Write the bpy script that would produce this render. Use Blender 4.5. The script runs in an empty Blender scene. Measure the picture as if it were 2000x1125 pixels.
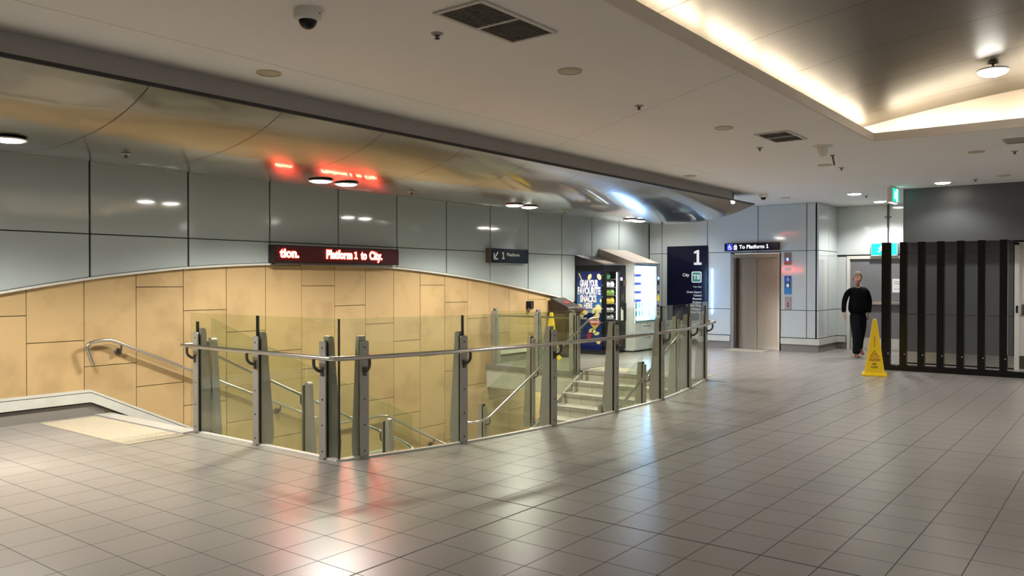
import bpy, bmesh, math, random
from mathutils import Vector, Matrix
from mathutils.geometry import tessellate_polygon
random.seed(7)
S = bpy.context.scene
C = S.collection
PI = math.pi

# ------------------------------------------------------------------ camera
YAW = math.radians(37.6)
PITCH = math.atan(14.5 / 1587.0)
cam_d = bpy.data.cameras.new('camera'); cam = bpy.data.objects.new('camera', cam_d); C.objects.link(cam)
cam_d.sensor_width = 36.0; cam_d.lens = 1587.0 / 2000.0 * 36.0
cam_d.clip_start = 0.05; cam_d.clip_end = 200
cam.location = (0, 0, 1.6)
fw = Vector((math.cos(YAW) * math.cos(PITCH), math.sin(YAW) * math.cos(PITCH), -math.sin(PITCH)))
cam.rotation_euler = fw.to_track_quat('-Z', 'Y').to_euler()
S.camera = cam

# ------------------------------------------------------------------ world and view
S.view_settings.view_transform = 'Standard'
S.view_settings.look = 'None'
S.view_settings.gamma = 1.0
S.view_settings.use_curve_mapping = False
S.view_settings.exposure = 1.2
W = bpy.data.worlds.new('hall_air'); S.world = W; W.use_nodes = True
bg = W.node_tree.nodes['Background']
bg.inputs[0].default_value = (1.0, 0.95, 0.89, 1); bg.inputs[1].default_value = 0.28
WARM = (1.0, 0.90, 0.74)
NEUT = (1.0, 0.95, 0.87)
COOL = (1.0, 0.975, 0.95)

def spot(name, loc, energy, color=WARM, angle=140, blend=0.6, radius=0.07, target=None):
    l = bpy.data.lights.new(name, 'SPOT'); l.energy = energy; l.color = color
    l.spot_size = math.radians(angle); l.spot_blend = blend; l.shadow_soft_size = radius
    o = bpy.data.objects.new(name, l); C.objects.link(o); o.location = loc
    if target is not None:
        o.rotation_euler = (Vector(target) - Vector(loc)).to_track_quat('-Z', 'Y').to_euler()
    return o

WAVE_L = [(2.87, 7.62), (2.47, 7.62), (6.33, 7.77), (6.73, 7.77), (10.22, 7.83), (10.64, 7.84), (14.10, 7.92), (14.44, 7.92)]
CEIL_L = [(16.96, 4.47), (18.94, 4.46), (15.97, 2.73)]
HALL_L = [(16.9, 9.0), (-1.5, 5.0), (-4.5, 6.5), (-2.0, -5.5), (4.0, -5.5), (9.0, -5.5), (14.2, -4.5), (14.5, -0.3)]
E_WAVE, E_CEIL, E_HALL = 205, 60, 185

# ------------------------------------------------------------------ mesh helpers
class MB:
    def __init__(s):
        s.v = []; s.f = []; s.m = []; s.sm = []
    def add(s, vs, fs, mi=0, smooth=False):
        b = len(s.v); s.v += [tuple(p) for p in vs]
        for f in fs:
            s.f.append([b + i for i in f]); s.m.append(mi); s.sm.append(smooth)
        return s
    def box(s, a, b, mi=0):
        x0, x1 = sorted((a[0], b[0])); y0, y1 = sorted((a[1], b[1])); z0, z1 = sorted((a[2], b[2]))
        vs = [(x0,y0,z0),(x1,y0,z0),(x1,y1,z0),(x0,y1,z0),(x0,y0,z1),(x1,y0,z1),(x1,y1,z1),(x0,y1,z1)]
        return s.add(vs, [(0,3,2,1),(4,5,6,7),(0,1,5,4),(1,2,6,5),(2,3,7,6),(3,0,4,7)], mi)
    def prism(s, poly, axis, a, b, mi=0):
        # poly: 2D points; axis 'x': (y,z); 'y': (x,z); 'z': (x,y)
        def P(p, t):
            return {'x': (t, p[0], p[1]), 'y': (p[0], t, p[1]), 'z': (p[0], p[1], t)}[axis]
        n = len(poly)
        vs = [P(p, a) for p in poly] + [P(p, b) for p in poly]
        fs = [(i, (i + 1) % n, n + (i + 1) % n, n + i) for i in range(n)]
        fs += [tuple(range(n))[::-1], tuple(range(n, 2 * n))]
        return s.add(vs, fs, mi)
    def cyl(s, p0, p1, r, r1=None, n=16, mi=0, caps=True):
        p0 = Vector(p0); p1 = Vector(p1); r1 = r if r1 is None else r1
        d = (p1 - p0).normalized(); u = d.orthogonal().normalized(); w = d.cross(u)
        vs = []
        for k, (p, rr) in enumerate(((p0, r), (p1, r1))):
            for i in range(n):
                a = 2 * PI * i / n; vs.append(p + (u * math.cos(a) + w * math.sin(a)) * rr)
        s.add(vs, [(i, (i + 1) % n, n + (i + 1) % n, n + i) for i in range(n)], mi, True)
        if caps:
            s.add(vs[:n], [tuple(range(n))[::-1]], mi); s.add(vs[n:], [tuple(range(n))], mi)
        return s
    def tube(s, path, r, n=12, mi=0):
        P = [Vector(p) for p in path]; rings = []; u = None
        for i, p in enumerate(P):
            t = (P[min(i + 1, len(P) - 1)] - P[max(i - 1, 0)]).normalized()
            if u is None: u = t.orthogonal().normalized()
            else:
                u = (u - t * u.dot(t)); u.normalize()
            w = t.cross(u)
            rings.append([p + (u * math.cos(2*PI*k/n) + w * math.sin(2*PI*k/n)) * r for k in range(n)])
        vs = [q for rg in rings for q in rg]; fs = []
        for i in range(len(P) - 1):
            for k in range(n):
                fs.append((i*n+k, i*n+(k+1)%n, (i+1)*n+(k+1)%n, (i+1)*n+k))
        s.add(vs, fs, mi, True)
        s.add(rings[0], [tuple(range(n))[::-1]], mi); s.add(rings[-1], [tuple(range(n))], mi)
        return s
    def lathe(s, prof, c, n=24, mi=0, axis='z', smooth=True):
        # prof: (r, h) list
        vs = []
        for r, h in prof:
            for i in range(n):
                a = 2*PI*i/n; x, y = r*math.cos(a), r*math.sin(a)
                if axis == 'z': vs.append((c[0]+x, c[1]+y, c[2]+h))
                elif axis == 'y': vs.append((c[0]+x, c[1]+h, c[2]+y))
                else: vs.append((c[0]+h, c[1]+x, c[2]+y))
        fs = []
        for j in range(len(prof)-1):
            for i in range(n):
                fs.append((j*n+i, j*n+(i+1)%n, (j+1)*n+(i+1)%n, (j+1)*n+i))
        s.add(vs, fs, mi, smooth)
        if prof[0][0] > 1e-5: s.add(vs[:n], [tuple(range(n))], mi)
        if prof[-1][0] > 1e-5: s.add(vs[-n:], [tuple(range(n))], mi)
        return s
    def grid(s, pts, mi=0, smooth=True):
        r = len(pts); c = len(pts[0]); vs = [p for row in pts for p in row]
        return s.add(vs, [(i*c+j, i*c+j+1, (i+1)*c+j+1, (i+1)*c+j) for i in range(r-1) for j in range(c-1)], mi, smooth)
    def holed(s, loops, z, flip=False, mi=0):
        # polygon with holes at height z
        L = [[Vector((p[0], p[1], 0)) for p in lp] for lp in loops]
        tri = tessellate_polygon(L); vs = [(p.x, p.y, z) for lp in L for p in lp]
        out = []
        for t in tri:
            a, b, c = [Vector(vs[i]) for i in t]
            up = (b - a).cross(c - a).z > 0
            out.append(tuple(t) if up != flip else tuple(t)[::-1])
        return s.add(vs, out, mi)
    def mesh(s, name):
        me = bpy.data.meshes.new(name); me.from_pydata(s.v, [], s.f)
        me.polygons.foreach_set('material_index', s.m); me.polygons.foreach_set('use_smooth', s.sm)
        me.update()
        return me

def tag(o, label=None, cat=None, group=None, kind=None):
    if label: o['label'] = label
    if cat: o['category'] = cat
    if group: o['group'] = group
    if kind: o['kind'] = kind
    return o

def obj(name, mb, mats, parent=None, loc=None, rotz=0, bevel=0, recalc=True, label=None):
    me = mb.mesh(name) if isinstance(mb, MB) else mb
    if isinstance(mb, MB) and recalc:
        b = bmesh.new(); b.from_mesh(me); bmesh.ops.recalc_face_normals(b, faces=b.faces); b.to_mesh(me); b.free()
    o = bpy.data.objects.new(name, me); C.objects.link(o)
    if not isinstance(mats, (list, tuple)): mats = [mats]
    if len(me.materials) == 0:
        for m in mats: me.materials.append(m)
    if parent: o.parent = parent
    if loc is not None: o.location = loc
    if rotz: o.rotation_euler = (0, 0, rotz)
    if bevel:
        md = o.modifiers.new('edge', 'BEVEL'); md.width = bevel; md.segments = 2; md.limit_method = 'ANGLE'
        md.angle_limit = math.radians(50)
    if label: o['label'] = label
    return o

def struct(name, mb, mats, parent=None, **k):
    o = obj(name, mb, mats, parent, **k)
    if not parent: o['kind'] = 'structure'
    return o

def thing(name, label, cat, loc=(0,0,0), rotz=0, group=None):
    o = bpy.data.objects.new(name, None); C.objects.link(o); o.empty_display_size = 0.1
    o.location = loc; o.rotation_euler = (0, 0, rotz)
    return tag(o, label, cat, group)

def dup(root, loc, rotz=0, parent=None, label=None, group=None):
    r = root.copy(); C.objects.link(r); r.location = loc; r.rotation_euler = (0, 0, rotz)
    if parent is not None: r.parent = parent
    if label: r['label'] = label
    if group: r['group'] = group
    for ch in list(root.children):
        c = ch.copy(); C.objects.link(c); c.parent = r
        for g in list(ch.children):
            d = g.copy(); C.objects.link(d); d.parent = c
    return r

FONT = {}
def text_mb(body, origin, right, up, height, width=None, align='left', bold=0.0, depth=0.004, shear=0.0, mb=None, mi=0):
    """lettering as a thin solid mesh; origin = baseline start (or centre/right)"""
    cu = bpy.data.curves.new('lettering', 'FONT'); cu.body = body; cu.size = 1.0; cu.offset = bold
    cu.extrude = 0.5; cu.resolution_u = 4; cu.shear = shear
    o = bpy.data.objects.new('lettering', cu); C.objects.link(o)
    bpy.context.view_layer.update()
    me = bpy.data.meshes.new_from_object(o.evaluated_get(bpy.context.evaluated_depsgraph_get()))
    xs = [v.co.x for v in me.vertices]
    x0, x1 = min(xs), max(xs)
    k = height / 0.72
    kx = k if width is None else width / (x1 - x0)
    wtot = (x1 - x0) * kx
    off = {'left': 0, 'center': -wtot / 2, 'right': -wtot}[align]
    O = Vector(origin); R_ = Vector(right); U_ = Vector(up); N_ = R_.cross(U_)
    vs = [O + R_ * ((v.co.x - x0) * kx + off) + U_ * (v.co.y * k) + N_ * ((v.co.z + 0.5) * depth) for v in me.vertices]
    fs = [tuple(p.vertices) for p in me.polygons]
    mb = mb or MB(); mb.add(vs, fs, mi)
    bpy.data.objects.remove(o); bpy.data.curves.remove(cu); bpy.data.meshes.remove(me)
    return mb

ONE = [(0.10, 0), (0.50, 0), (0.50, 0.115), (0.375, 0.115), (0.375, 0.72), (0.275, 0.72), (0.09, 0.635), (0.12, 0.535), (0.245, 0.585), (0.245, 0.115), (0.10, 0.115)]
def one_mb(mb, origin, right, up, height, align='left', depth=0.004, kx=1.0):
    k = height / 0.72; off = {'left': -0.09, 'right': -0.50}[align]
    # three convex pieces keep the plate clean
    for P_ in ([ONE[0], ONE[1], ONE[2], ONE[10]], [ONE[9], ONE[3], ONE[4], ONE[5], (0.245, 0.70)], [ONE[6], ONE[7], (0.25, 0.587), (0.25, 0.708)]):
        flat(mb, [((p[0] + off) * k * kx, p[1] * k) for p in P_], origin, right, up, depth)
    return mb

def flat(mb, pts, origin, right, up, depth=0.003, mi=0, lift=0.0):
    """thin plate of a 2D outline lying on a plane"""
    O = Vector(origin); R_ = Vector(right); U_ = Vector(up); N_ = R_.cross(U_)
    a = [O + R_ * p[0] + U_ * p[1] + N_ * lift for p in pts]; b = [p + N_ * depth for p in a]; n = len(pts)
    return mb.add(a + b, [tuple(range(n))[::-1], tuple(range(n, 2*n))] + [(i, (i+1) % n, n+(i+1) % n, n+i) for i in range(n)], mi)

def ell(cx, cy, rx, ry, n=16, rot=0, a0=0, a1=2*PI):
    out = []
    for i in range(n):
        a = a0 + (a1 - a0) * i / (n if abs(a1 - a0 - 2*PI) < 1e-6 else n - 1)
        x, y = rx*math.cos(a), ry*math.sin(a)
        out.append((cx + x*math.cos(rot) - y*math.sin(rot), cy + x*math.sin(rot) + y*math.cos(rot)))
    return out

def rrect(x0, y0, x1, y1, r, n=4):
    pts = []
    for cx, cy, a in ((x1-r, y0+r, -PI/2), (x1-r, y1-r, 0), (x0+r, y1-r, PI/2), (x0+r, y0+r, PI)):
        for i in range(n + 1):
            t = a + PI/2*i/n; pts.append((cx + r*math.cos(t), cy + r*math.sin(t)))
    return pts

def smoothpath(pts, r=0.06, n=5):
    P = [Vector(p) for p in pts]; out = [P[0]]
    for i in range(1, len(P) - 1):
        a, b, c = P[i-1], P[i], P[i+1]
        d1 = (a - b); d2 = (c - b); q = min(r, d1.length*0.45, d2.length*0.45)
        s, e = b + d1.normalized()*q, b + d2.normalized()*q
        for k in range(n + 1):
            t = k / n; out.append(s*(1-t)**2 + b*2*t*(1-t) + e*t*t)
    out.append(P[-1]); return out

# ------------------------------------------------------------------ materials
def new_mat(name):
    m = bpy.data.materials.new(name); m.use_nodes = True
    nt = m.node_tree; return m, nt, nt.nodes, nt.links, nt.nodes['Principled BSDF']

def mat(name, col, rough=0.5, metal=0.0, var=0.06, scale=6.0, bump=0.0, bscale=60, emis=None, estr=0, coat=0, spec=0.5, aniso=0, stretch=(1,1,1), rvar=0.0):
    m, nt, N, L, P = new_mat(name)
    tc = N.new('ShaderNodeTexCoord'); mp = N.new('ShaderNodeMapping'); mp.inputs['Scale'].default_value = stretch
    L.new(tc.outputs['Object'], mp.inputs[0])
    nz = N.new('ShaderNodeTexNoise'); nz.inputs['Scale'].default_value = scale; nz.inputs['Detail'].default_value = 4
    L.new(mp.outputs[0], nz.inputs['Vector'])
    mr = N.new('ShaderNodeMapRange'); mr.inputs[3].default_value = 1 - var; mr.inputs[4].default_value = 1 + var
    L.new(nz.outputs['Fac'], mr.inputs[0])
    mx = N.new('ShaderNodeMix'); mx.data_type = 'RGBA'; mx.blend_type = 'MULTIPLY'; mx.inputs[0].default_value = 1
    mx.inputs[6].default_value = (*col, 1); L.new(mr.outputs[0], mx.inputs[7]); L.new(mx.outputs[2], P.inputs['Base Color'])
    P.inputs['Roughness'].default_value = rough; P.inputs['Metallic'].default_value = metal
    P.inputs['Coat Weight'].default_value = coat; P.inputs['Coat Roughness'].default_value = 0.05
    P.inputs['Specular IOR Level'].default_value = spec
    P.inputs['Anisotropic'].default_value = aniso
    if rvar:
        r2 = N.new('ShaderNodeMapRange'); r2.inputs[3].default_value = rough*(1-rvar); r2.inputs[4].default_value = rough*(1+rvar)
        L.new(nz.outputs['Fac'], r2.inputs[0]); L.new(r2.outputs[0], P.inputs['Roughness'])
    if bump:
        n2 = N.new('ShaderNodeTexNoise'); n2.inputs['Scale'].default_value = bscale; L.new(mp.outputs[0], n2.inputs['Vector'])
        bp = N.new('ShaderNodeBump'); bp.inputs['Strength'].default_value = bump; bp.inputs['Distance'].default_value = 0.01
        L.new(n2.outputs['Fac'], bp.inputs['Height']); L.new(bp.outputs[0], P.inputs['Normal'])
    if emis:
        P.inputs['Emission Color'].default_value = (*emis, 1); P.inputs['Emission Strength'].default_value = estr
    return m

def tile_mat(name, col, grout, size, ox, oy, rough, var=0.05, gw=0.006, axes='xy', extra=(), spec=0.5):
    """square/rect tiles laid out in world metres; extra = wider joints [(axis, pos)]"""
    m, nt, N, L, P = new_mat(name)
    g = N.new('ShaderNodeNewGeometry'); sp = N.new('ShaderNodeSeparateXYZ'); L.new(g.outputs['Position'], sp.inputs[0])
    def M(op, a, b=None, c=None):
        n = N.new('ShaderNodeMath'); n.operation = op
        for i, q in enumerate((a, b, c)):
            if q is None: continue
            if isinstance(q, (int, float)): n.inputs[i].default_value = q
            else: L.new(q, n.inputs[i])
        return n.outputs[0]
    A = sp.outputs['XYZ'.index(axes[0].upper())]; B = sp.outputs['XYZ'.index(axes[1].upper())]
    sx, sy = size
    ua = M('DIVIDE', M('SUBTRACT', A, ox), sx); ub = M('DIVIDE', M('SUBTRACT', B, oy), sy)
    def joint(u, s, w):
        d = M('ABSOLUTE', M('SUBTRACT', M('FRACT', M('ADD', u, 0.5)), 0.5))
        return M('LESS_THAN', M('MULTIPLY', d, s), w / 2)
    J = M('MAXIMUM', joint(ua, sx, gw), joint(ub, sy, gw))
    for ax, pos in extra:
        src = A if ax == axes[0] else B
        J = M('MAXIMUM', J, M('LESS_THAN', M('ABSOLUTE', M('SUBTRACT', src, pos)), gw * 1.1))
    cb = N.new('ShaderNodeCombineXYZ'); L.new(M('FLOOR', ua), cb.inputs[0]); L.new(M('FLOOR', ub), cb.inputs[1])
    wn = N.new('ShaderNodeTexWhiteNoise'); wn.noise_dimensions = '3D'; L.new(cb.outputs[0], wn.inputs['Vector'])
    nz = N.new('ShaderNodeTexNoise'); nz.inputs['Scale'].default_value = 1.3; nz.inputs['Detail'].default_value = 6; L.new(g.outputs['Position'], nz.inputs['Vector'])
    n3 = N.new('ShaderNodeTexNoise'); n3.inputs['Scale'].default_value = 45; n3.inputs['Detail'].default_value = 3; L.new(g.outputs['Position'], n3.inputs['Vector'])
    k = M('ADD', M('ADD', M('MULTIPLY', wn.outputs['Value'], var), M('MULTIPLY', nz.outputs['Fac'], 0.08)), M('ADD', M('MULTIPLY', n3.outputs['Fac'], 0.05), 1 - var/2 - 0.065))
    m1 = N.new('ShaderNodeMix'); m1.data_type = 'RGBA'; m1.blend_type = 'MULTIPLY'; m1.inputs[0].default_value = 1
    m1.inputs[6].default_value = (*col, 1); L.new(k, m1.inputs[7])
    m2 = N.new('ShaderNodeMix'); m2.data_type = 'RGBA'; L.new(J, m2.inputs[0]); L.new(m1.outputs[2], m2.inputs[6]); m2.inputs[7].default_value = (*grout, 1)
    L.new(m2.outputs[2], P.inputs['Base Color'])
    L.new(M('ADD', M('MULTIPLY', J, 0.35), M('ADD', M('MULTIPLY', nz.outputs['Fac'], 0.03), rough - 0.015)), P.inputs['Roughness'])
    L.new(M('MULTIPLY', M('SUBTRACT', 1.0, M('MULTIPLY', J, 0.7)), spec), P.inputs['Specular IOR Level'])
    bp = N.new('ShaderNodeBump'); bp.inputs['Strength'].default_value = 0.25; bp.inputs['Distance'].default_value = 0.003
    L.new(M('SUBTRACT', M('MULTIPLY', n3.outputs['Fac'], 0.15), J), bp.inputs['Height']); L.new(bp.outputs[0], P.inputs['Normal'])
    return m

def stone_mat(name, col):
    """sandstone slabs: each slab its own tone, darker cloudy edges"""
    m, nt, N, L, P = new_mat(name)
    g = N.new('ShaderNodeNewGeometry')
    nz = N.new('ShaderNodeTexNoise'); nz.inputs['Scale'].default_value = 2.6; nz.inputs['Detail'].default_value = 5; L.new(g.outputs['Position'], nz.inputs['Vector'])
    n2 = N.new('ShaderNodeTexNoise'); n2.inputs['Scale'].default_value = 90; L.new(g.outputs['Position'], n2.inputs['Vector'])
    cr = N.new('ShaderNodeValToRGB'); L.new(nz.outputs['Fac'], cr.inputs[0])
    cr.color_ramp.elements[0].position = 0.34; cr.color_ramp.elements[0].color = (col[0]*0.84, col[1]*0.82, col[2]*0.80, 1)
    cr.color_ramp.elements[1].position = 0.52; cr.color_ramp.elements[1].color = (*col, 1)
    mr = N.new('ShaderNodeMapRange'); L.new(g.outputs['Random Per Island'], mr.inputs[0]); mr.inputs[3].default_value = 0.93; mr.inputs[4].default_value = 1.06
    mx = N.new('ShaderNodeMix'); mx.data_type = 'RGBA'; mx.blend_type = 'MULTIPLY'; mx.inputs[0].default_value = 1
    L.new(cr.outputs[0], mx.inputs[6]); L.new(mr.outputs[0], mx.inputs[7]); L.new(mx.outputs[2], P.inputs['Base Color'])
    P.inputs['Roughness'].default_value = 0.75
    bp = N.new('ShaderNodeBump'); bp.inputs['Strength'].default_value = 0.12; bp.inputs['Distance'].default_value = 0.004
    L.new(n2.outputs['Fac'], bp.inputs['Height']); L.new(bp.outputs[0], P.inputs['Normal'])
    return m

def glass_mat(name, tint, refl=1.0):
    m = bpy.data.materials.new(name); m.use_nodes = True; nt = m.node_tree; N = nt.nodes; L = nt.links
    N.remove(N['Principled BSDF']); out = N['Material Output']
    t = N.new('ShaderNodeBsdfTransparent'); t.inputs[0].default_value = (*tint, 1)
    g = N.new('ShaderNodeBsdfGlossy'); g.inputs['Roughness'].default_value = 0.01; g.inputs[0].default_value = (refl, refl, refl, 1)
    lw_ = N.new('ShaderNodeLayerWeight'); pw_ = N.new('ShaderNodeMath'); pw_.operation = 'POWER'; L.new(lw_.outputs['Facing'], pw_.inputs[0]); pw_.inputs[1].default_value = 5
    fr = N.new('ShaderNodeMath'); fr.operation = 'MULTIPLY_ADD'; L.new(pw_.outputs[0], fr.inputs[0]); fr.inputs[1].default_value = 0.8; fr.inputs[2].default_value = 0.035
    mx = N.new('ShaderNodeMixShader'); L.new(fr.outputs[0], mx.inputs[0]); L.new(t.outputs[0], mx.inputs[1]); L.new(g.outputs[0], mx.inputs[2])
    L.new(mx.outputs[0], out.inputs[0]); return m

def glow(name, col, strength):
    m, nt, N, L, P = new_mat(name)
    P.inputs['Base Color'].default_value = (col[0]*0.5, col[1]*0.5, col[2]*0.5, 1)
    P.inputs['Emission Color'].default_value = (*col, 1); P.inputs['Emission Strength'].default_value = strength
    return m

M = {}
M['floor'] = tile_mat('floor_tile', (0.305, 0.282, 0.258), (0.095, 0.085, 0.075), (0.328, 0.328), 4.625, 3.372, 0.29, 0.09, 0.0068, spec=0.7, extra=(('x', 4.625), ('x', 8.56), ('y', 3.372)))
M['skirt_tile'] = mat('dark_skirting_tile', (0.20, 0.185, 0.165), 0.45, var=0.1)
M['stone'] = stone_mat('sandstone', (0.425, 0.293, 0.133))
M['gap'] = mat('joint_shadow', (0.03, 0.028, 0.025), 0.9, var=0.02)
M['panel'] = mat('enamel_panel', (0.36, 0.41, 0.395), 0.08, var=0.03, scale=1.2, coat=0.4)
M['panel_white'] = mat('enamel_panel_pale', (0.50, 0.54, 0.53), 0.08, var=0.03, scale=1.2, coat=0.3)
M['trimwhite'] = mat('cream_trim', (0.55, 0.54, 0.49), 0.35, var=0.05)
M['marble'] = mat('pale_stone_skirting', (0.52, 0.52, 0.47), 0.35, var=0.16, scale=5)
M['ceiling'] = mat('ceiling_plaster', (0.60, 0.57, 0.53), 0.9, var=0.015, scale=2)
M['plaster_warm'] = mat('warm_lip_plaster', (0.62, 0.56, 0.48), 0.8, var=0.03)
M['wave'] = mat('brushed_wave_metal', (0.17, 0.16, 0.13), 0.28, 0.92, var=0.05, scale=3, stretch=(0.3, 6, 1))
_w = M['wave'].node_tree.nodes['Principled BSDF']; _w.inputs['Coat Weight'].default_value = 0.8; _w.inputs['Coat Roughness'].default_value = 0.07
M['vault'] = mat('brushed_vault_metal', (0.10, 0.088, 0.068), 0.38, 0.5, var=0.22, scale=2.5, stretch=(6, 0.35, 1))
M['fascia'] = mat('fascia_paint', (0.42, 0.39, 0.36), 0.6, var=0.04)
M['steel'] = mat('satin_steel', (0.58, 0.55, 0.50), 0.24, 1.0, var=0.06, stretch=(1, 1, 1))
M['post'] = mat('grey_post_metal', (0.36, 0.34, 0.315), 0.42, 0.55, var=0.07)
M['iron'] = mat('dark_bracket_metal', (0.10, 0.088, 0.075), 0.4, 0.7)
M['bolt'] = mat('bolt_metal', (0.14, 0.12, 0.11), 0.35, 0.9)
M['rubber'] = mat('black_gasket', (0.012, 0.011, 0.012), 0.5)
M['glass'] = glass_mat('balustrade_glass', (0.90, 0.935, 0.865))
M['clear'] = glass_mat('display_glass', (0.95, 0.96, 0.96))
M['step'] = tile_mat('step_tile', (0.42, 0.39, 0.33), (0.13, 0.12, 0.10), (0.30, 0.30), 4.7, 5.0, 0.6, 0.1, 0.006)
M['riser'] = tile_mat('riser_tile', (0.38, 0.35, 0.29), (0.12, 0.11, 0.09), (0.30, 0.50), 5.0, -2.0, 0.6, 0.14, 0.006, axes='yz')
M['nosing'] = tile_mat('nosing_tile', (0.27, 0.25, 0.21), (0.10, 0.09, 0.08), (0.15, 0.5), 5.0, -2.0, 0.6, 0.14, 0.005, axes='yz')
M['tactile'] = mat('tactile_ceramic', (0.50, 0.44, 0.325), 0.5, var=0.06, scale=12)
M['navy'] = mat('navy_sign_face', (0.006, 0.007, 0.022), 0.18, var=0.05, spec=0.22)
M['black'] = mat('black_enamel', (0.005, 0.005, 0.006), 0.32, var=0.08, spec=0.3)
M['slat'] = mat('black_slat_paint', (0.006, 0.005, 0.0045), 0.25, var=0.1, spec=0.35)
M['darkwall'] = mat('charcoal_panel', (0.080, 0.084, 0.086), 0.42, var=0.16, scale=2.2)
M['white'] = mat('white_lettering', (0.85, 0.85, 0.83), 0.5, var=0.01)
M['whitelit'] = mat('white_lit_lettering', (0.85, 0.85, 0.85), 0.5, var=0.01, emis=(0.9, 0.93, 1.0), estr=0.55)
M['lamp'] = glow('lamp_lens', (1.0, 0.95, 0.86), 22)
M['cove'] = glow('cove_tube', (1.0, 0.88, 0.70), 27)
M['offwhite'] = mat('off_white_plastic', (0.62, 0.60, 0.55), 0.45)
M['cream'] = mat('cream_disc_plastic', (0.46, 0.40, 0.27), 0.5)
M['ventframe'] = mat('vent_frame_paint', (0.55, 0.52, 0.47), 0.5)
M['ventblade'] = mat('vent_blade_paint', (0.34, 0.32, 0.28), 0.5)
M['ledcase'] = mat('led_sign_case', (0.02, 0.006, 0.006), 0.3)
M['ledface'] = mat('led_sign_face', (0.025, 0.003, 0.004), 0.3, emis=(1, 0.0, 0.01), estr=0.008)
M['ledhalo'] = glow('led_halo_red', (1.0, 0.015, 0.01), 5.5)  # emissive red standing in for bloom round the lit letters
M['ledcore'] = glow('led_core', (1.0, 0.07, 0.04), 42)
M['yellow'] = mat('yellow_plastic', (0.88, 0.60, 0.004), 0.38, var=0.03)
M['redprint'] = mat('dark_red_print', (0.38, 0.05, 0.02), 0.5)
M['blackprint'] = mat('black_print', (0.03, 0.02, 0.02), 0.5)
M['door_grey'] = mat('grey_door_paint', (0.155, 0.16, 0.168), 0.42, var=0.04)
M['door_cream'] = mat('cream_door_paint', (0.56, 0.55, 0.50), 0.45)
M['frame_cream'] = mat('cream_frame_paint', (0.62, 0.60, 0.54), 0.45)
M['lift'] = mat('lift_brushed_steel', (0.30, 0.28, 0.25), 0.20, 1.0, var=0.10, scale=3, stretch=(8, 8, 0.4), aniso=0.0)
_m = M['lift']; _P = _m.node_tree.nodes['Principled BSDF']; _t = _m.node_tree.nodes.new('ShaderNodeTangent'); _t.direction_type = 'RADIAL'; _t.axis = 'Z'
_m.node_tree.links.new(_t.outputs[0], _P.inputs['Tangent']); _P.inputs['Anisotropic'].default_value = 0.9; _P.inputs['Roughness'].default_value = 0.36; _P.inputs['Anisotropic Rotation'].default_value = 0.25
M['liftdark'] = mat('lift_reveal_steel', (0.16, 0.14, 0.11), 0.35, 0.9, var=0.08)
M['brightsteel'] = mat('bright_steel', (0.70, 0.69, 0.66), 0.28, 1.0)
M['teal'] = glow('exit_green', (0.0, 0.50, 0.36), 0.8)
M['exitwhite'] = glow('exit_white', (0.75, 0.95, 0.95), 1.8)
M['bluepanel'] = mat('call_panel_blue', (0.03, 0.20, 0.48), 0.4)
M['royal'] = mat('royal_blue', (0.01, 0.035, 0.30), 0.4)
M['paper'] = mat('white_paper', (0.72, 0.72, 0.70), 0.8)
M['green'] = mat('line_green', (0.02, 0.26, 0.12), 0.4)

# ------------------------------------------------------------------ floor with the stairwell opening
GL = [(4.98, 5.53), (6.03, 5.26), (7.34, 5.09), (8.60, 5.04), (9.85, 5.06), (11.12, 5.26), (12.28, 5.53)]   # post line of the curved side
def catmull(P, n=8):
    out = []
    for i in range(len(P) - 1):
        p0 = Vector(P[max(i-1, 0)]); p1 = Vector(P[i]); p2 = Vector(P[i+1]); p3 = Vector(P[min(i+2, len(P)-1)])
        for k in range(n):
            t = k / n
            out.append(tuple(0.5*((2*p1) + (p2-p0)*t + (2*p0-5*p1+4*p2-p3)*t*t + (3*p1-p0-3*p2+p3)*t**3)))
    out.append(tuple(P[-1])); return out
CORNER = (4.76, 5.60)
ARC = catmull([CORNER] + GL, 6)
YW = 9.84
hole = [(4.76, YW + 0.03)] + [CORNER] + ARC[1:-1] + [(12.20, 5.52), (12.20, 7.85), (12.0, 7.85), (12.0, YW + 0.03)]
floor = MB().holed([[(-8, -8), (21, -8), (21, YW + 0.1), (-8, YW + 0.1)], hole], 0.0)
floor_o = struct('floor', floor, M['floor'], recalc=False)

# stairwell lining under the edges
well = MB()
edge = [(4.76, YW)] + [CORNER] + ARC[1:-1] + [(12.20, 5.52)]
for a, b in zip(edge, edge[1:]):
    well.add([(a[0], a[1], -0.01), (b[0], b[1], -0.01), (b[0], b[1], -3.3), (a[0], a[1], -3.3)], [(0, 1, 2, 3)])
struct('wall_stairwell', well, M['trimwhite'])
slab = MB().box((11.98, 7.85, -0.43), (18.3, YW, -0.07)).box((11.95, 7.85, -0.07), (12.15, YW, -0.004), 1)
struct('trim_1', slab, [M['marble'], M['skirt_tile']])
low = MB().box((4.7, 4.9, -3.45), (18.3, YW, -3.3)).box((18.2, 4.9, -3.3), (18.3, YW, -0.43))
struct('floor_lower', low, M['floor'])

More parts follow.
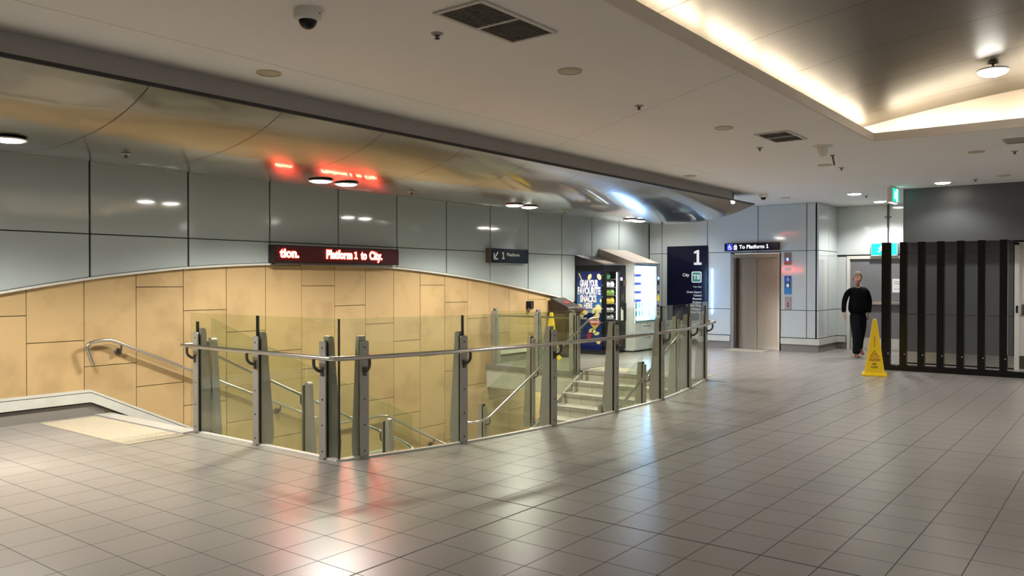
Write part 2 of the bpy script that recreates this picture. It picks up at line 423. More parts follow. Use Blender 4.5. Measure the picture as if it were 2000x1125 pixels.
# pale metal strip at the foot of the glass
strip = MB()
path = [(4.76, 7.86)] + [CORNER] + ARC[1:]
def offset(path, d):
    out = []
    for i, p in enumerate(path):
        a = Vector(path[max(i-1, 0)]); b = Vector(path[min(i+1, len(path)-1)]); q = Vector(p)
        t = (b - a).normalized(); nrm = Vector((t.y, -t.x))
        if 0 < i < len(path) - 1:
            t1 = (q - a).normalized(); t2 = (b - q).normalized(); c = max(0.5, math.sqrt((1 + t1.dot(t2)) / 2))
        else: c = 1
        out.append((q.x - nrm.x * d / c * -1, q.y - nrm.y * d / c * -1))
    return out
inn = offset(path, -0.02); outp = offset(path, 0.025)
for i in range(len(path) - 1):
    q = [inn[i], inn[i+1], outp[i+1], outp[i]]
    strip.prism(q, 'z', -0.05, 0.016)
struct('trim_2', strip, M['trimwhite'])

# ------------------------------------------------------------------ left wall: sandstone below a curved line, enamel panels above
ARCZ = [(-8, -0.2), (0.0, 0.65), (2.4, 1.24), (3.61, 1.477), (4.55, 1.632), (5.09, 1.70), (5.81, 1.775), (7.07, 1.842), (8.33, 1.848), (9.58, 1.815), (10.8, 1.72), (12.05, 1.585), (13.26, 1.42), (14.46, 1.235), (15.2, 1.08), (18.4, 0.3)]
def arcz(x):
    P = ARCZ
    for i in range(len(P) - 1):
        if P[i][0] <= x <= P[i+1][0]:
            p0 = P[max(i-1, 0)]; p1 = P[i]; p2 = P[i+1]; p3 = P[min(i+2, len(P)-1)]
            h = p2[0]-p1[0]; t = (x-p1[0])/h
            m1 = (p2[1]-p0[1])/(p2[0]-p0[0]); m2 = (p3[1]-p1[1])/(p3[0]-p1[0])
            return (2*t**3-3*t*t+1)*p1[1] + (t**3-2*t*t+t)*h*m1 + (-2*t**3+3*t*t)*p2[1] + (t**3-t*t)*h*m2
    return P[0][1] if x < P[0][0] else P[-1][1]
wl = MB()
wl.box((-8, YW + 0.02, -3.4), (18.6, YW + 0.15, 3.6), 1)
g = 0.0045
x = 3.88 - 0.629 * 12; i = -12
XEND = 14.95
while x < XEND:
    x0, x1 = x + g, min(x + 0.629, XEND) - g
    zt = 1.52 - 0.313 * ((i - 2) % 4) + 1.24 * 2
    cuts = []
    z = zt
    while z > -3.4: cuts.append(z); z -= 1.24
    cuts = [c for c in cuts] + [-3.4]
    prev = 9.0
    for c in cuts:
        top = prev; bot = c
        xs = [x0 + (x1 - x0) * k / 4 for k in range(5)]
        if bot + 0.02 < max(arcz(q) for q in xs):
            tops = [min(top - g, arcz(q)) for q in xs]; b0 = bot + g
            pts = [(xs[0], b0), (xs[-1], b0)] + [(xs[k], max(tops[k], b0 + 0.001)) for k in range(4, -1, -1)]
            wl.prism(pts, 'y', YW, YW + 0.03, 0)
        prev = c
    x += 0.629; i += 1
struct('wall_left', wl, [M['stone'], M['gap']])

JX = [4.56 - 1.245 * k for k in range(9, 0, -1)] + [4.56, 5.815, 7.07, 8.32, 9.575, 10.80, 12.04, 13.26, 14.47, 15.68, 16.90, 18.10]
pl = MB()
for a, b in zip(JX, JX[1:] + [18.4]):
    x0, x1 = a + 0.012, b - 0.012
    xs = [x0 + (x1 - x0) * k / 6 for k in range(7)]
    zs = [arcz(q) + 0.012 for q in xs]
    if min(zs) < 2.14:
        pl.prism([(q, zz) for q, zz in zip(xs, zs)] + [(x1, 2.145), (x0, 2.145)], 'y', YW - 0.045, YW - 0.015)
    pl.prism([(x0, 2.157), (x1, 2.157), (x1, 3.02), (x0, 3.02)], 'y', YW - 0.045, YW - 0.015)
    pl.prism([(x0, 3.022), (x1, 3.022), (x1, 3.16), (x0, 3.16)], 'y', YW - 0.062, YW - 0.015, 1)
struct('trim_3', pl, [M['panel'], M['panel_white']], bevel=0.003)
# wall behind the enamel panels reads as dark joints
bk = MB()
xs = [-8 + 0.2 * k for k in range(133)]
bk.grid([[(q, YW - 0.012, arcz(q) + 0.01) for q in xs], [(q, YW - 0.012, 3.5) for q in xs]], 0, False)
struct('wall_panel_backing', bk, M['gap'])
tr = MB(); r0 = []
xs = [-8 + 0.1 * k for k in range(int((14.95 + 8) / 0.1) + 1)]
for q0, q1 in zip(xs, xs[1:]):
    z0, z1 = arcz(q0), arcz(q1)
    tr.add([(q0, YW - 0.065, z0 - 0.022), (q1, YW - 0.065, z1 - 0.022), (q1, YW - 0.065, z1 + 0.006), (q0, YW - 0.065, z0 + 0.006),
            (q0, YW + 0.01, z0 - 0.022), (q1, YW + 0.01, z1 - 0.022), (q1, YW + 0.01, z1 + 0.006), (q0, YW + 0.01, z0 + 0.006)],
           [(0, 1, 2, 3), (4, 7, 6, 5), (0, 4, 5, 1), (3, 2, 6, 7)])
struct('trim_4', tr, M['trimwhite'])

# skirting of the left wall, following the stairs down
def skirt_pts(lo, hi, sl):
    k = 4.56
    return k
bs = MB()
prof = [(-8, 0.0), (4.55, 0.0), (4.58, -0.01), (7.60, -1.48), (9.4, -1.48), (13.0, -3.24)]
def band(z0, z1, y0, mi):
    for (a, za), (b, zb) in zip(prof, prof[1:]):
        bs.add([(a, YW - y0, za + z0), (b, YW - y0, zb + z0), (b, YW - y0, zb + z1), (a, YW - y0, za + z1),
                (a, YW, za + z0), (b, YW, zb + z0), (b, YW, zb + z1), (a, YW, za + z1)],
               [(0, 1, 2, 3), (0, 4, 5, 1), (3, 2, 6, 7), (4, 7, 6, 5)], mi)
band(0.165, 0.275, 0.06, 0); band(0.283, 0.31, 0.06, 0); band(0.26, 0.30, 0.03, 2); band(0.148, 0.166, 0.045, 2)  # lowest dark strip paints the shadow under the pale band
bs.box((-8, YW - 0.012, 0), (4.74, YW, 0.17), 1)
bs.box((12.2, YW - 0.05, 0.165), (14.95, YW, 0.31), 0).box((12.2, YW - 0.012, 0), (14.95, YW, 0.165), 1)
struct('baseboard_left', bs, [M['marble'], M['skirt_tile'], M['gap']])

# ------------------------------------------------------------------ lift wall (far), side return and door wall
XL = 18.4; CZ = 3.33
lw = MB()
lw.box((XL + 0.02, 7.60, 0), (XL + 0.15, YW, 3.5), 1).box((XL + 0.02, 5.62, 0), (XL + 0.15, 6.47, 3.5), 1).box((XL + 0.02, 6.47, 2.24), (XL + 0.15, 7.60, 3.5), 1)
ys = [9.78, 9.43, 8.22, 7.62, 6.97, 6.45, 5.86, 5.66]
ysT = [9.78, 9.43, 8.22, 6.97, 5.86, 5.66]
def panelx(y0, y1, z0, z1, mi=0): lw.box((XL - 0.01, min(y0, y1) + 0.008, z0 + 0.006), (XL + 0.02, max(y0, y1) - 0.008, z1 - 0.006), mi)
for a, b in zip(ysT, ysT[1:]): panelx(a, b, 2.27, CZ)
panelx(7.62, 6.45, 2.245, 2.268)
for a, b in ((9.78, 9.43), (9.43, 8.22), (8.22, 7.62), (6.45, 5.86), (5.86, 5.66)):
    panelx(a, b, 0.93, 2.27); panelx(a, b, 0.31, 0.93)
struct('wall_back', lw, [M['panel_white'], M['gap']], bevel=0.003)
b2 = MB()
for y0, y1 in ((7.64, YW), (5.62, 6.43)):
    b2.box((XL - 0.05, y0, 0.165), (XL + 0.02, y1, 0.30), 0).box((XL - 0.015, y0, 0), (XL + 0.02, y1, 0.165), 1)
b2.box((XL - 0.05, 5.57, 0.165), (19.8, 5.62, 0.30), 0).box((XL - 0.015, 5.60, 0), (19.8, 5.62, 0.165), 1)
b2.box((19.72, 5.40, 0.165), (19.8, 5.6, 0.30), 0).box((19.77, 5.40, 0), (19.8, 5.6, 0.165), 1)
struct('baseboard_back', b2, [M['marble'], M['skirt_tile']])
sw = MB().box((XL + 0.02, 5.63, 0), (19.9, 5.75, 3.5), 1)
for z0, z1 in ((0.31, 0.93), (0.93, 2.27), (2.27, CZ)):
    sw.box((XL + 0.005, 5.60, z0 + 0.006), (19.12, 5.64, z1 - 0.006)).box((19.135, 5.60, z0 + 0.006), (19.82, 5.64, z1 - 0.006))
struct('wall_side', sw, [M['panel_white'], M['gap']], bevel=0.003)
dw = MB().box((19.83, 5.40, 0), (19.95, 5.75, 3.5), 1).box((19.83, 2.0, 2.17), (19.95, 5.40, 3.5), 1).box((19.83, 2.0, 0), (19.95, 3.75, 2.17), 1)
for z0, z1 in ((0.31, 0.93), (0.93, 2.16)): dw.box((19.80, 5.385, z0 + 0.006), (19.84, 5.60, z1 - 0.006))
dw.box((19.80, 4.50, 2.20), (19.84, 5.60, CZ)).box((19.80, 3.0, 2.20), (19.84, 4.47, CZ)).box((19.80, 2.0, 0.0), (19.84, 3.72, 2.19))
struct('wall_far', dw, [M['panel_white'], M['gap']], bevel=0.003)
cf = MB().box((19.77, 4.474, 2.46), (19.795, 4.496, 3.33)).box((19.76, 4.465, 2.80), (19.79, 4.505, 3.33)).box((19.75, 4.42, 3.03), (19.79, 4.55, 3.05))
tag(obj('conduit', cf, M['rubber']), 'thin dark vertical conduit on the far wall above the lit exit sign', 'conduit')

# dark partition with the bulkhead
pw = MB()
pw.box((17.06, 1.74, 0), (17.2, 3.52, 2.4), 1)
pw.box((17.06, -8, 0), (17.2, 0.78, 3.5), 1).box((17.06, 0.78, 2.28), (17.2, 1.74, 3.5), 1)
for y0, y1 in ((2.64, 3.53), (1.76, 2.63)):
    for z0, z1 in ((0.24, 0.955), (0.955, 2.13), (2.13, 2.40)): pw.box((17.04, y0 + 0.004, z0 + 0.004), (17.07, y1 - 0.004, z1 - 0.004))
pw.box((17.04, -8, 0.24), (17.07, 0.77, 2.40))
pw.box((16.70, -8, 2.315), (17.3, 3.52, 3.5), 0)
struct('wall_right', pw, [M['darkwall'], M['gap']])
br = MB().box((17.02, 1.75, 0.03), (17.06, 3.53, 0.24)).box((17.02, -8, 0.03), (17.06, 0.76, 0.24))
struct('baseboard_right', br, M['brightsteel'])
struct('wall_right_side', MB().box((17.2, 3.44, 0), (19.85, 3.53, 3.5)), M['darkwall'])

# rear enclosure of the hall, far behind the camera
rw = MB().box((-8.1, -8, 0), (-8, YW, 3.5))
struct('wall_rear', rw, M['panel_white'])

# ------------------------------------------------------------------ ceiling
cov = [(-7.6, 2.60), (10.72, 2.60), (10.72, -3.9), (-7.6, -3.9)]
ce = MB().holed([[(-8.1, -8), (21, -8), (21, YW), (15.2, YW), (15.2, 6.25), (-8.1, 6.25)], cov], CZ, flip=True)
ce.holed([[(-8.1, 6.2), (15.3, 6.2), (15.3, YW), (-8.1, YW)]], 3.6, flip=True)
cm, nt, N, L, P = new_mat('ceiling_plaster_board')
gg = N.new('ShaderNodeNewGeometry'); sp = N.new('ShaderNodeSeparateXYZ'); L.new(gg.outputs['Position'], sp.inputs[0])
def mth(op, a, b=None):
    n = N.new('ShaderNodeMath'); n.operation = op
    for i, q in enumerate((a, b)):
        if q is None: continue
        if isinstance(q, (int, float)): n.inputs[i].default_value = q
        else: L.new(q, n.inputs[i])
    return n.outputs[0]
# joint along the hall and the diagonal joint between fascia and cove
l1 = mth('LESS_THAN', mth('ABSOLUTE', mth('SUBTRACT', sp.outputs[1], 5.50)), 0.004)
l1 = mth('MULTIPLY', l1, mth('LESS_THAN', sp.outputs[0], 12.6))
dx, dy = (6.48 - 8.35), (2.60 - 5.49); ln = math.hypot(dx, dy); nx, ny = dy/ln, -dx/ln
l2 = mth('LESS_THAN', mth('ABSOLUTE', mth('ADD', mth('MULTIPLY', mth('SUBTRACT', sp.outputs[0], 8.35), nx), mth('MULTIPLY', mth('SUBTRACT', sp.outputs[1], 5.49), ny))), 0.003)
l2 = mth('MULTIPLY', l2, mth('GREATER_THAN', sp.outputs[1], 2.6))
J = mth('MAXIMUM', l1, l2)
nz = N.new('ShaderNodeTexNoise'); nz.inputs['Scale'].default_value = 0.8; L.new(gg.outputs['Position'], nz.inputs['Vector'])
kk = mth('SUBTRACT', mth('ADD', mth('MULTIPLY', nz.outputs['Fac'], 0.08), 0.96), mth('MULTIPLY', J, 0.55))
mx = N.new('ShaderNodeMix'); mx.data_type = 'RGBA'; mx.blend_type = 'MULTIPLY'; mx.inputs[0].default_value = 1
mx.inputs[6].default_value = (0.75, 0.725, 0.685, 1); L.new(kk, mx.inputs[7]); L.new(mx.outputs[2], P.inputs['Base Color'])
P.inputs['Roughness'].default_value = 0.85
M['ceil2'] = cm
struct('ceiling', ce, cm, recalc=False)
# lip round the light cove with the ledge behind it
lp = MB()
lip = 0.095
def lipbox(a, b): lp.box((a[0], a[1], CZ - 0.004), (b[0], b[1], CZ + lip))
lipbox((-7.6, 2.60), (10.72, 2.625)); lipbox((10.72, -3.9), (10.745, 2.625)); lipbox((-7.6, -3.925), (10.745, -3.9))
lp.box((-7.6, 2.625, CZ + 0.01), (11.1, 3.05, CZ + 0.03)).box((10.745, -3.9, CZ + 0.01), (11.1, 2.7, CZ + 0.03)).box((-7.6, -4.3, CZ + 0.01), (11.1, -3.925, CZ + 0.03))
struct('trim_5', lp, M['plaster_warm'])
# vaulted metal ceiling above the cove
def vz(y):
    t = 2.98 - y if y > -0.65 else y + 0.65*2 + 2.98
    t = min(t, 7.26 - t) if t > 3.63 else t
    return 3.53 + 0.2 * t - 0.0278 * t * t
vt = MB()
xv = [-7.6] + [-6.9 + 1.23 * k for k in range(15)] 
xv = [q for q in xv if q < 11.0] + [11.03]
yv = [2.98 - 0.2 * k for k in range(37)]
for a, b in zip(xv, xv[1:]):
    vt.grid([[(a + 0.004, y, vz(y)), (b - 0.004, y, vz(y))] for y in yv])
struct('ceiling_vault', vt, M['vault'], recalc=False)
vb = MB().grid([[(-7.7, y, vz(y) + 0.03), (11.03, y, vz(y) + 0.03)] for y in yv])
struct('ceiling_vault_backing', vb, M['gap'], recalc=False)
ew = MB()
ew.add([(11.03, y, CZ) for y in yv] + [(11.03, y, vz(y) + 0.02) for y in yv], [(k, k + 1, len(yv) + k + 1, len(yv) + k) for k in range(len(yv) - 1)])
ew.add([(-7.6, 3.0, CZ), (11.03, 3.0, CZ), (11.03, 3.0, 3.56), (-7.6, 3.0, 3.56)], [(0, 1, 2, 3)])
ew.add([(-7.6, -4.28, CZ), (11.03, -4.28, CZ), (11.03, -4.28, 3.56), (-7.6, -4.28, 3.56)], [(0, 1, 2, 3)])
struct('wall_cove', ew, M['plaster_warm'])
# cove tubes
tubes = []
x = -7.2
while x < 10.3:
    tubes.append(((x, 2.78), (x + 1.08, 2.78))); x += 1.23
y = 2.4
while y > -3.6:
    tubes.append(((10.88, y), (10.88, y - 1.08))); y -= 1.23
x = -6.0
while x < 10: tubes.append(((x, -4.1), (x + 1.08, -4.1))); x += 1.23
for k, (a, b) in enumerate(tubes):
    t = MB().cyl((a[0], a[1], CZ + 0.062), (b[0], b[1], CZ + 0.062), 0.013, n=8)
    o = obj('cove_tube', t, M['cove'])
    tag(o, 'warm fluorescent tube hidden on the ledge of the ceiling light cove', 'light tube', 'fluorescent tubes inside the ceiling cove')

# ------------------------------------------------------------------ wavy metal soffit over the stairs
YF = 6.25
fa = MB().box((-8, YF, 3.15), (15.2, YF + 0.05, 3.59)).box((15.15, YF, 3.15), (15.2, YF + 3.4, 3.59))
for q in (8.80,): pass
struct('trim_6', fa, M['fascia'])
fg = MB().box((-8, 6.11, 3.118), (15.93, YF + 0.04, 3.15))  # black strip stands in for the shadow gap below the fascia
struct('trim_7', fg, M['rubber'])
WP = [(6.12, 3.125), (6.25, 3.065), (6.5, 2.975), (6.9, 2.885), (7.3, 2.836), (7.7, 2.812), (8.1, 2.815), (8.5, 2.84), (9.0, 2.89), (9.5, 2.965), (9.7, 3.005), (9.79, 3.05)]
def wave_z(x, y):
    P = WP
    if y <= P[0][0]: return P[0][1]
    for i in range(len(P) - 1):
        if y <= P[i+1][0]:
            p0 = P[max(i-1, 0)]; p1 = P[i]; p2 = P[i+1]; p3 = P[min(i+2, len(P)-1)]
            h = p2[0]-p1[0]; t = (y-p1[0])/h
            m1 = (p2[1]-p0[1])/(p2[0]-p0[0]); m2 = (p3[1]-p1[1])/(p3[0]-p1[0])
            return (2*t**3-3*t*t+1)*p1[1] + (t**3-2*t*t+t)*h*m1 + (-2*t**3+3*t*t)*p2[1] + (t**3-t*t)*h*m2
    return P[-1][1]
def wave_pt(x, t):
    y = 6.13 + (9.785 - 6.13) * t
    return x, y, wave_z(x, y)
wv = MB()
seamx = [q for q in JX if q < 15.0] + [15.90]
for a, b in zip(seamx, seamx[1:]):
    wv.grid([[wave_pt(a + 0.004 + (b - a - 0.008) * j / 4, i / 48) for j in range(5)] for i in range(49)])
struct('ceiling_wave', wv, M['wave'], recalc=False)
wb = MB().grid([[(q, wave_pt(q, t)[1], wave_pt(q, t)[2] + 0.025) for q in (-8, 15.89)] for t in [i / 48 for i in range(49)]])
struct('ceiling_wave_backing', wb, M['gap'], recalc=False)

# ------------------------------------------------------------------ downlights
LBL_WAVE = ['bright round downlight near the left frame edge in the wavy metal soffit', 'bright round downlight at the left frame edge, nearer the stairs head',
            'left lamp of the pair of round downlights above the red display', 'right lamp of the pair of round downlights above the red display',
            'left lamp of the downlight pair above the small platform sign', 'right lamp of the downlight pair above the small platform sign',
            'left lamp of the downlight pair above the vending machines', 'right lamp of the downlight pair above the vending machines']
def downlight(x, y, z, r, label, group, energy, col=WARM, tilt=(0, 0, -1), ang=150, blend=0.5):
    t = thing('downlight', label, 'light', (x, y, z), 0, group)
    obj('trim_ring', MB().lathe([(r*0.93, -0.002), (r*1.12, -0.014), (r*1.16, 0.0), (r*0.93, 0.01), (r*0.93, -0.002)], (0, 0, 0), 28), M['offwhite'], t)
    obj('lens', MB().lathe([(r*0.96, -0.008), (r*0.8, -0.020), (r*0.45, -0.027), (0.0001, -0.029)], (0, 0, 0), 28), M['lamp'], t)
    spot('downlight_beam', (x, y, z - 0.03), energy, col, ang, blend, r * 0.8, target=(x + tilt[0], y + tilt[1], z + tilt[2]) if tilt[1] else None)
    return t
for (x, y), lb in zip(WAVE_L, LBL_WAVE):
    f = min(max((x - 4) / 13, 0), 1)
    zz = wave_z(x, y)
    downlight(x, y, zz - 0.012, 0.13, lb, 'round downlights in the metal soffit', E_WAVE, NEUT, ang=150, blend=0.5)
for (x, y), lb in zip(CEIL_L, ['round ceiling downlight above the walking man, the largest by the exit sign', 'small round ceiling downlight close to the far door wall', 'round ceiling downlight just in front of the charcoal bulkhead']):
    downlight(x, y, CZ - 0.002, 0.13, lb, 'round downlights in the white ceiling', {4.46: 160, 2.73: 50}.get(y, E_CEIL), COOL, ang=140, blend=0.5)
for (x, y) in HALL_L:
    downlight(x, y, CZ - 0.002, 0.13, 'round downlight in the white ceiling of the hall outside the view', 'hall downlights outside the view', 75 if x == 16.9 else E_HALL, COOL if x > 8 else NEUT)
# lamp on the vault
vl = thing('surface_lamp', 'round lamp on a short stem under the brown vaulted ceiling', 'light', (9.47, 1.17, vz(1.17)))
obj('canopy', MB().lathe([(0.05, 0), (0.05, -0.02), (0.0001, -0.02)], (0, 0, 0)), M['iron'], vl)
obj('stem', MB().cyl((0, 0, -0.01), (0, 0, -0.06), 0.012), M['iron'], vl)
obj('housing', MB().lathe([(0.03, -0.05), (0.14, -0.07), (0.15, -0.085), (0.13, -0.09)], (0, 0, 0)), M['offwhite'], vl)
obj('lens', MB().lathe([(0.14, -0.088), (0.12, -0.115), (0.07, -0.135), (0.0001, -0.142)], (0, 0, 0)), M['lamp'], vl)
spot('surface_lamp_beam', (9.47, 1.17, vz(1.17) - 0.17), 130, NEUT, 150, 0.5, 0.1)
# small light under the slab
spot('undercroft_beam', (14.2, 9.0, -0.5), 60, NEUT, 160, 0.5, 0.1, target=(13.2, 9.7, -2))

# ------------------------------------------------------------------ ceiling fittings
def sprinkler(x, y, z, label):
    t = thing('sprinkler', label, 'sprinkler', (x, y, z), 0, 'fire sprinklers')
    obj('escutcheon', MB().lathe([(0.045, 0.0), (0.04, -0.010), (0.015, -0.014)], (0, 0, 0), 16), M['ventblade'], t)
    obj('head', MB().lathe([(0.022, -0.008), (0.018, -0.022), (0.010, -0.026), (0.010, -0.034), (0.020, -0.036), (0.018, -0.042), (0.0001, -0.044)], (0, 0, 0), 12), M['iron'], t)
SPR = [(4.197, 3.893, 'sprinkler head beside the large ceiling vent'), (7.139, 3.914, 'sprinkler head alone on the ceiling midway between the two square vents'),
       (10.345, 3.901, 'sprinkler head just below the smaller square vent'), (12.93, 3.60, 'sprinkler head beside the slim hanging tube'),
       (12.70, 1.31, 'sprinkler head under the brown vent at the right edge'), (17.52, 4.39, 'sprinkler head next to the downlight above the man'), (15.8, 2.2, 'sprinkler head on the ceiling close above the charcoal bulkhead')]
for x, y, lb in SPR: sprinkler(x, y, CZ, lb)
for (x, y, lb) in [(3.9, 7.65, 'sprinkler head in the metal soffit at the left, above the grey wall panels'), (7.9, 7.8, 'sprinkler head in the metal soffit to the right of the red display'),
                   (11.7, 7.86, 'sprinkler head in the metal soffit above the vending machines'), (15.3, 7.85, 'sprinkler head in the metal soffit near the lift end')]:
    sprinkler(x, y, wave_z(x, y) - 0.003, lb)
DISC = [(4.136, 5.74, 'round cream ceiling plate near the metal soffit, left of the view'), (5.609, 3.718, 'round cream ceiling plate right of the large vent'),
        (8.75, 3.715, 'round cream ceiling plate left of the smaller square vent'), (12.416, 5.855, 'round cream ceiling plate near the far end of the soffit'),
        (12.49, 3.717, 'round cream ceiling plate beside the slim hanging tube'), (16.92, 5.833, 'round cream ceiling plate above the lift sign'),
        (12.444, 1.724, 'round cream ceiling plate beside the brown vent at the right'), (15.5, 1.75, 'round cream ceiling plate above the charcoal bulkhead')]
for x, y, lb in DISC:
    t = thing('ceiling_plate', lb, 'ceiling plate', (x, y, CZ), 0, 'round cream ceiling plates')
    obj('rim', MB().lathe([(0.105, 0.0), (0.10, -0.012), (0.085, -0.014), (0.085, 0.0)], (0, 0, 0), 28), M['cream'], t)
    obj('grille', MB().lathe([(0.085, -0.008), (0.06, -0.014), (0.0001, -0.016)], (0, 0, 0), 28), M['cream'], t)
def vent(x0, y0, x1, y1, label, n, rot=0, dark=True, split=True):
    cx, cy = (x0+x1)/2, (y0+y1)/2; w, d = x1-x0, y1-y0
    t = thing('ceiling_vent', label, 'vent', (cx, cy, CZ))
    f = MB(); b = 0.028
    for a in (((-w/2, -d/2), (w/2, -d/2+b)), ((-w/2, d/2-b), (w/2, d/2)), ((-w/2, -d/2+b), (-w/2+b, d/2-b)), ((w/2-b, -d/2+b), (w/2, d/2-b))):
        f.box((*a[0], -0.014), (*a[1], -0.001))
    if split: f.box((-0.012, -d/2+b, -0.014), (0.012, d/2-b, -0.001))
    obj('frame', f, M['ventframe'] if dark else M['ventblade'], t, bevel=0.002)
    obj('duct', MB().box((-w/2+b, -d/2+b, -0.003), (w/2-b, d/2-b, -0.0012)), M['gap'] if dark else M['ventblade'], t)
    for k in range(n):
        y = -d/2 + b + (d - 2*b) * (k + 0.5) / n
        s = MB()
        s.add([(-w/2+b, y-0.005, -0.013), (w/2-b, y-0.005, -0.013), (w/2-b, y+0.003, -0.004), (-w/2+b, y+0.003, -0.004), (-w/2+b, y-0.002, -0.013), (w/2-b, y-0.002, -0.013)], [(0, 1, 2, 3), (0, 4, 5, 1)])
        o = obj('blade', s, M['ventblade'] if dark else M['ventframe'], t)
vent(3.85, 3.20, 4.68, 3.61, 'large black louvred vent in the white ceiling at the top of the view', 16)
vent(9.35, 3.20, 10.05, 3.60, 'smaller black square vent near the corner of the light cove', 12)
vent(11.55, 0.90, 11.95, 1.32, 'brownish vent in the ceiling at the right edge of the view', 6, dark=False, split=False)
def dome(x, y, label, r=0.085, z=CZ):
    t = thing('security_camera', label, 'camera', (x, y, z), 0, 'dome security cameras')
    obj('housing', MB().lathe([(r, 0), (r, -0.045), (r*0.93, -0.062), (r*0.66, -0.068)], (0, 0, 0), 32), M['offwhite'], t)
    d = obj('dome', MB().lathe([(r*0.68, -0.064), (r*0.62, -0.085), (r*0.45, -0.108), (r*0.2, -0.120), (0.0001, -0.122)], (0, 0, 0), 28), M['black'], t)
    obj('screw', MB().lathe([(0.006, -0.002), (0.0001, -0.004)], (r*0.3, -r*0.96, -0.03), 8, axis='y'), M['bolt'], t)
dome(3.335, 4.218, 'white dome camera with black lens left of the large vent', 0.088)
dome(15.95, 5.94, 'small white dome camera above the lift entrance')
t = thing('wireless_pod', 'off-white cup-shaped sensor on a round base beside the smaller vent', 'sensor', (10.72, 3.216, CZ))
obj('base', MB().lathe([(0.125, 0), (0.12, -0.012), (0.07, -0.016)], (0, 0, 0), 28), M['offwhite'], t)
obj('cup', MB().lathe([(0.068, -0.012), (0.055, -0.09), (0.035, -0.13), (0.0001, -0.138)], (0, 0, 0), 28), M['offwhite'], t)
t = thing('hanging_tube', 'slim dark tube hanging from the ceiling beside the cup-shaped sensor', 'hanging tube', (11.589, 3.345, CZ))
obj('flange', MB().lathe([(0.03, 0), (0.028, -0.012), (0.012, -0.014)], (0, 0, 0), 14), M['iron'], t)
obj('tube', MB().cyl((0, 0, -0.01), (0.02, -0.02, -0.14), 0.012), M['iron'], t)
t = thing('indicator_lamp', 'tiny white lamp at the end of the fascia above the lift side', 'light', (14.94, 6.16, 3.098))
obj('bulb', MB().lathe([(0.03, 0.02), (0.035, 0), (0.02, -0.02), (0.0001, -0.026)], (0, 0, 0), 14), M['lamp'], t)

# ------------------------------------------------------------------ balustrade kit
def plate_poly(w, h, r=0.02): return [(-w/2, 0), (w/2, 0)] + [(w/2 - r + r*math.cos(a), h - r + r*math.sin(a)) for a in [PI/2*k/4 for k in range(5)]] + [(-w/2 + r - r*math.sin(a), h - r + r*math.cos(a)) for a in [PI/2*k/4 for k in range(5)]]
def post_meshes(h, hp, gtop, tag_):
    fin = MB()
    d0, d1 = 0.062, 0.145
    prof = [(0.016, 0.0), (0.016, h)] + [(0.016 + d0 - 0.03 + 0.03*math.sin(a), h - 0.03 + 0.03*math.cos(a)) for a in [PI/2*k/4 for k in range(5)]] + [(0.016 + d1, 0.12), (0.016 + d1 - 0.01, 0.0)]
    fin.prism(prof, 'x', -0.034, 0.034)
    cl = MB().prism(plate_poly(0.085, hp), 'y', -0.030, -0.016)
    gk = MB().box((-0.005, -0.016, 0.0), (0.005, 0.016, gtop))
    sh = MB().box((-0.03, -0.045, -0.012), (0.03, 0.12, 0.018))
    bl = [MB().lathe([(0.011, -0.0005), (0.009, -0.007), (0.0001, -0.008)], (0, -0.030, z), 10, axis='y') for z in (0.07, 0.27, 0.47, 0.67, hp - 0.05)]
    bl = MB()
    bl.lathe([(0.009, 0.0), (0.008, -0.005), (0.0001, -0.006)], (0, -0.0305, 0), 10, axis='y')
    br = MB()
    pts = smoothpath([(0, -0.03, -0.13), (0, -0.075, -0.125), (0, -0.125, -0.085), (0, -0.125, -0.01)], 0.04)
    br.tube(pts, 0.015, 8); br.prism([(-0.016, -0.175), (0.016, -0.175), (0.016, -0.095), (-0.016, -0.095)], 'y', -0.040, -0.030)
    return fin.mesh('post'), cl.mesh('clamp_plate'), gk.mesh('gasket'), sh.mesh('foot'), bl.mesh('bolt'), br.mesh('rail_bracket')
def recalc(me):
    b = bmesh.new(); b.from_mesh(me); bmesh.ops.recalc_face_normals(b, faces=b.faces); b.to_mesh(me); b.free(); return me
KIT = {}
def post(parent, loc, th, h=1.10, hp=1.06, gtop=1.26, rail=0.92, foot=True, bracket=True):
    key = (h, hp, gtop)
    if key not in KIT: KIT[key] = [recalc(m) for m in post_meshes(h, hp, gtop, '')]
    fin, cl, gk, sh, bl, br = KIT[key]
    p = obj('post', fin, M['post'], parent, loc, th)
    obj('clamp_plate', cl, M['post'], p); obj('gasket', gk, M['rubber'], p)
    if foot: obj('foot', sh, M['post'], p)
    n = 5
    for k in range(n): obj('bolt', bl, M['bolt'], p, (0, 0, 0.07 + (hp - 0.13) * k / (n - 1)))
    if bracket: obj('rail_bracket', br, M['iron'], p, (0, 0, rail))
    return p
def glass_panel(parent, a, b, za0, zb0, za1, zb1, inset=0.012):
    """upright sheet from plan point a to b, bottoms za0/zb0, tops za1/zb1"""
    A = Vector(a); B = Vector(b); t = (B - A).normalized(); A = A + t*inset; B = B - t*inset; nrm = Vector((t.y, -t.x)) * 0.006
    vs = []
    for s in (1, -1):
        vs += [(A.x + s*nrm.x, A.y + s*nrm.y, za0), (B.x + s*nrm.x, B.y + s*nrm.y, zb0), (B.x + s*nrm.x, B.y + s*nrm.y, zb1), (A.x + s*nrm.x, A.y + s*nrm.y, za1)]
    m = MB().add(vs, [(0, 1, 2, 3), (7, 6, 5, 4), (0, 4, 5, 1), (1, 5, 6, 2), (2, 6, 7, 3), (3, 7, 4, 0)])
    return obj('glass_panel', m, M['glass'], parent)

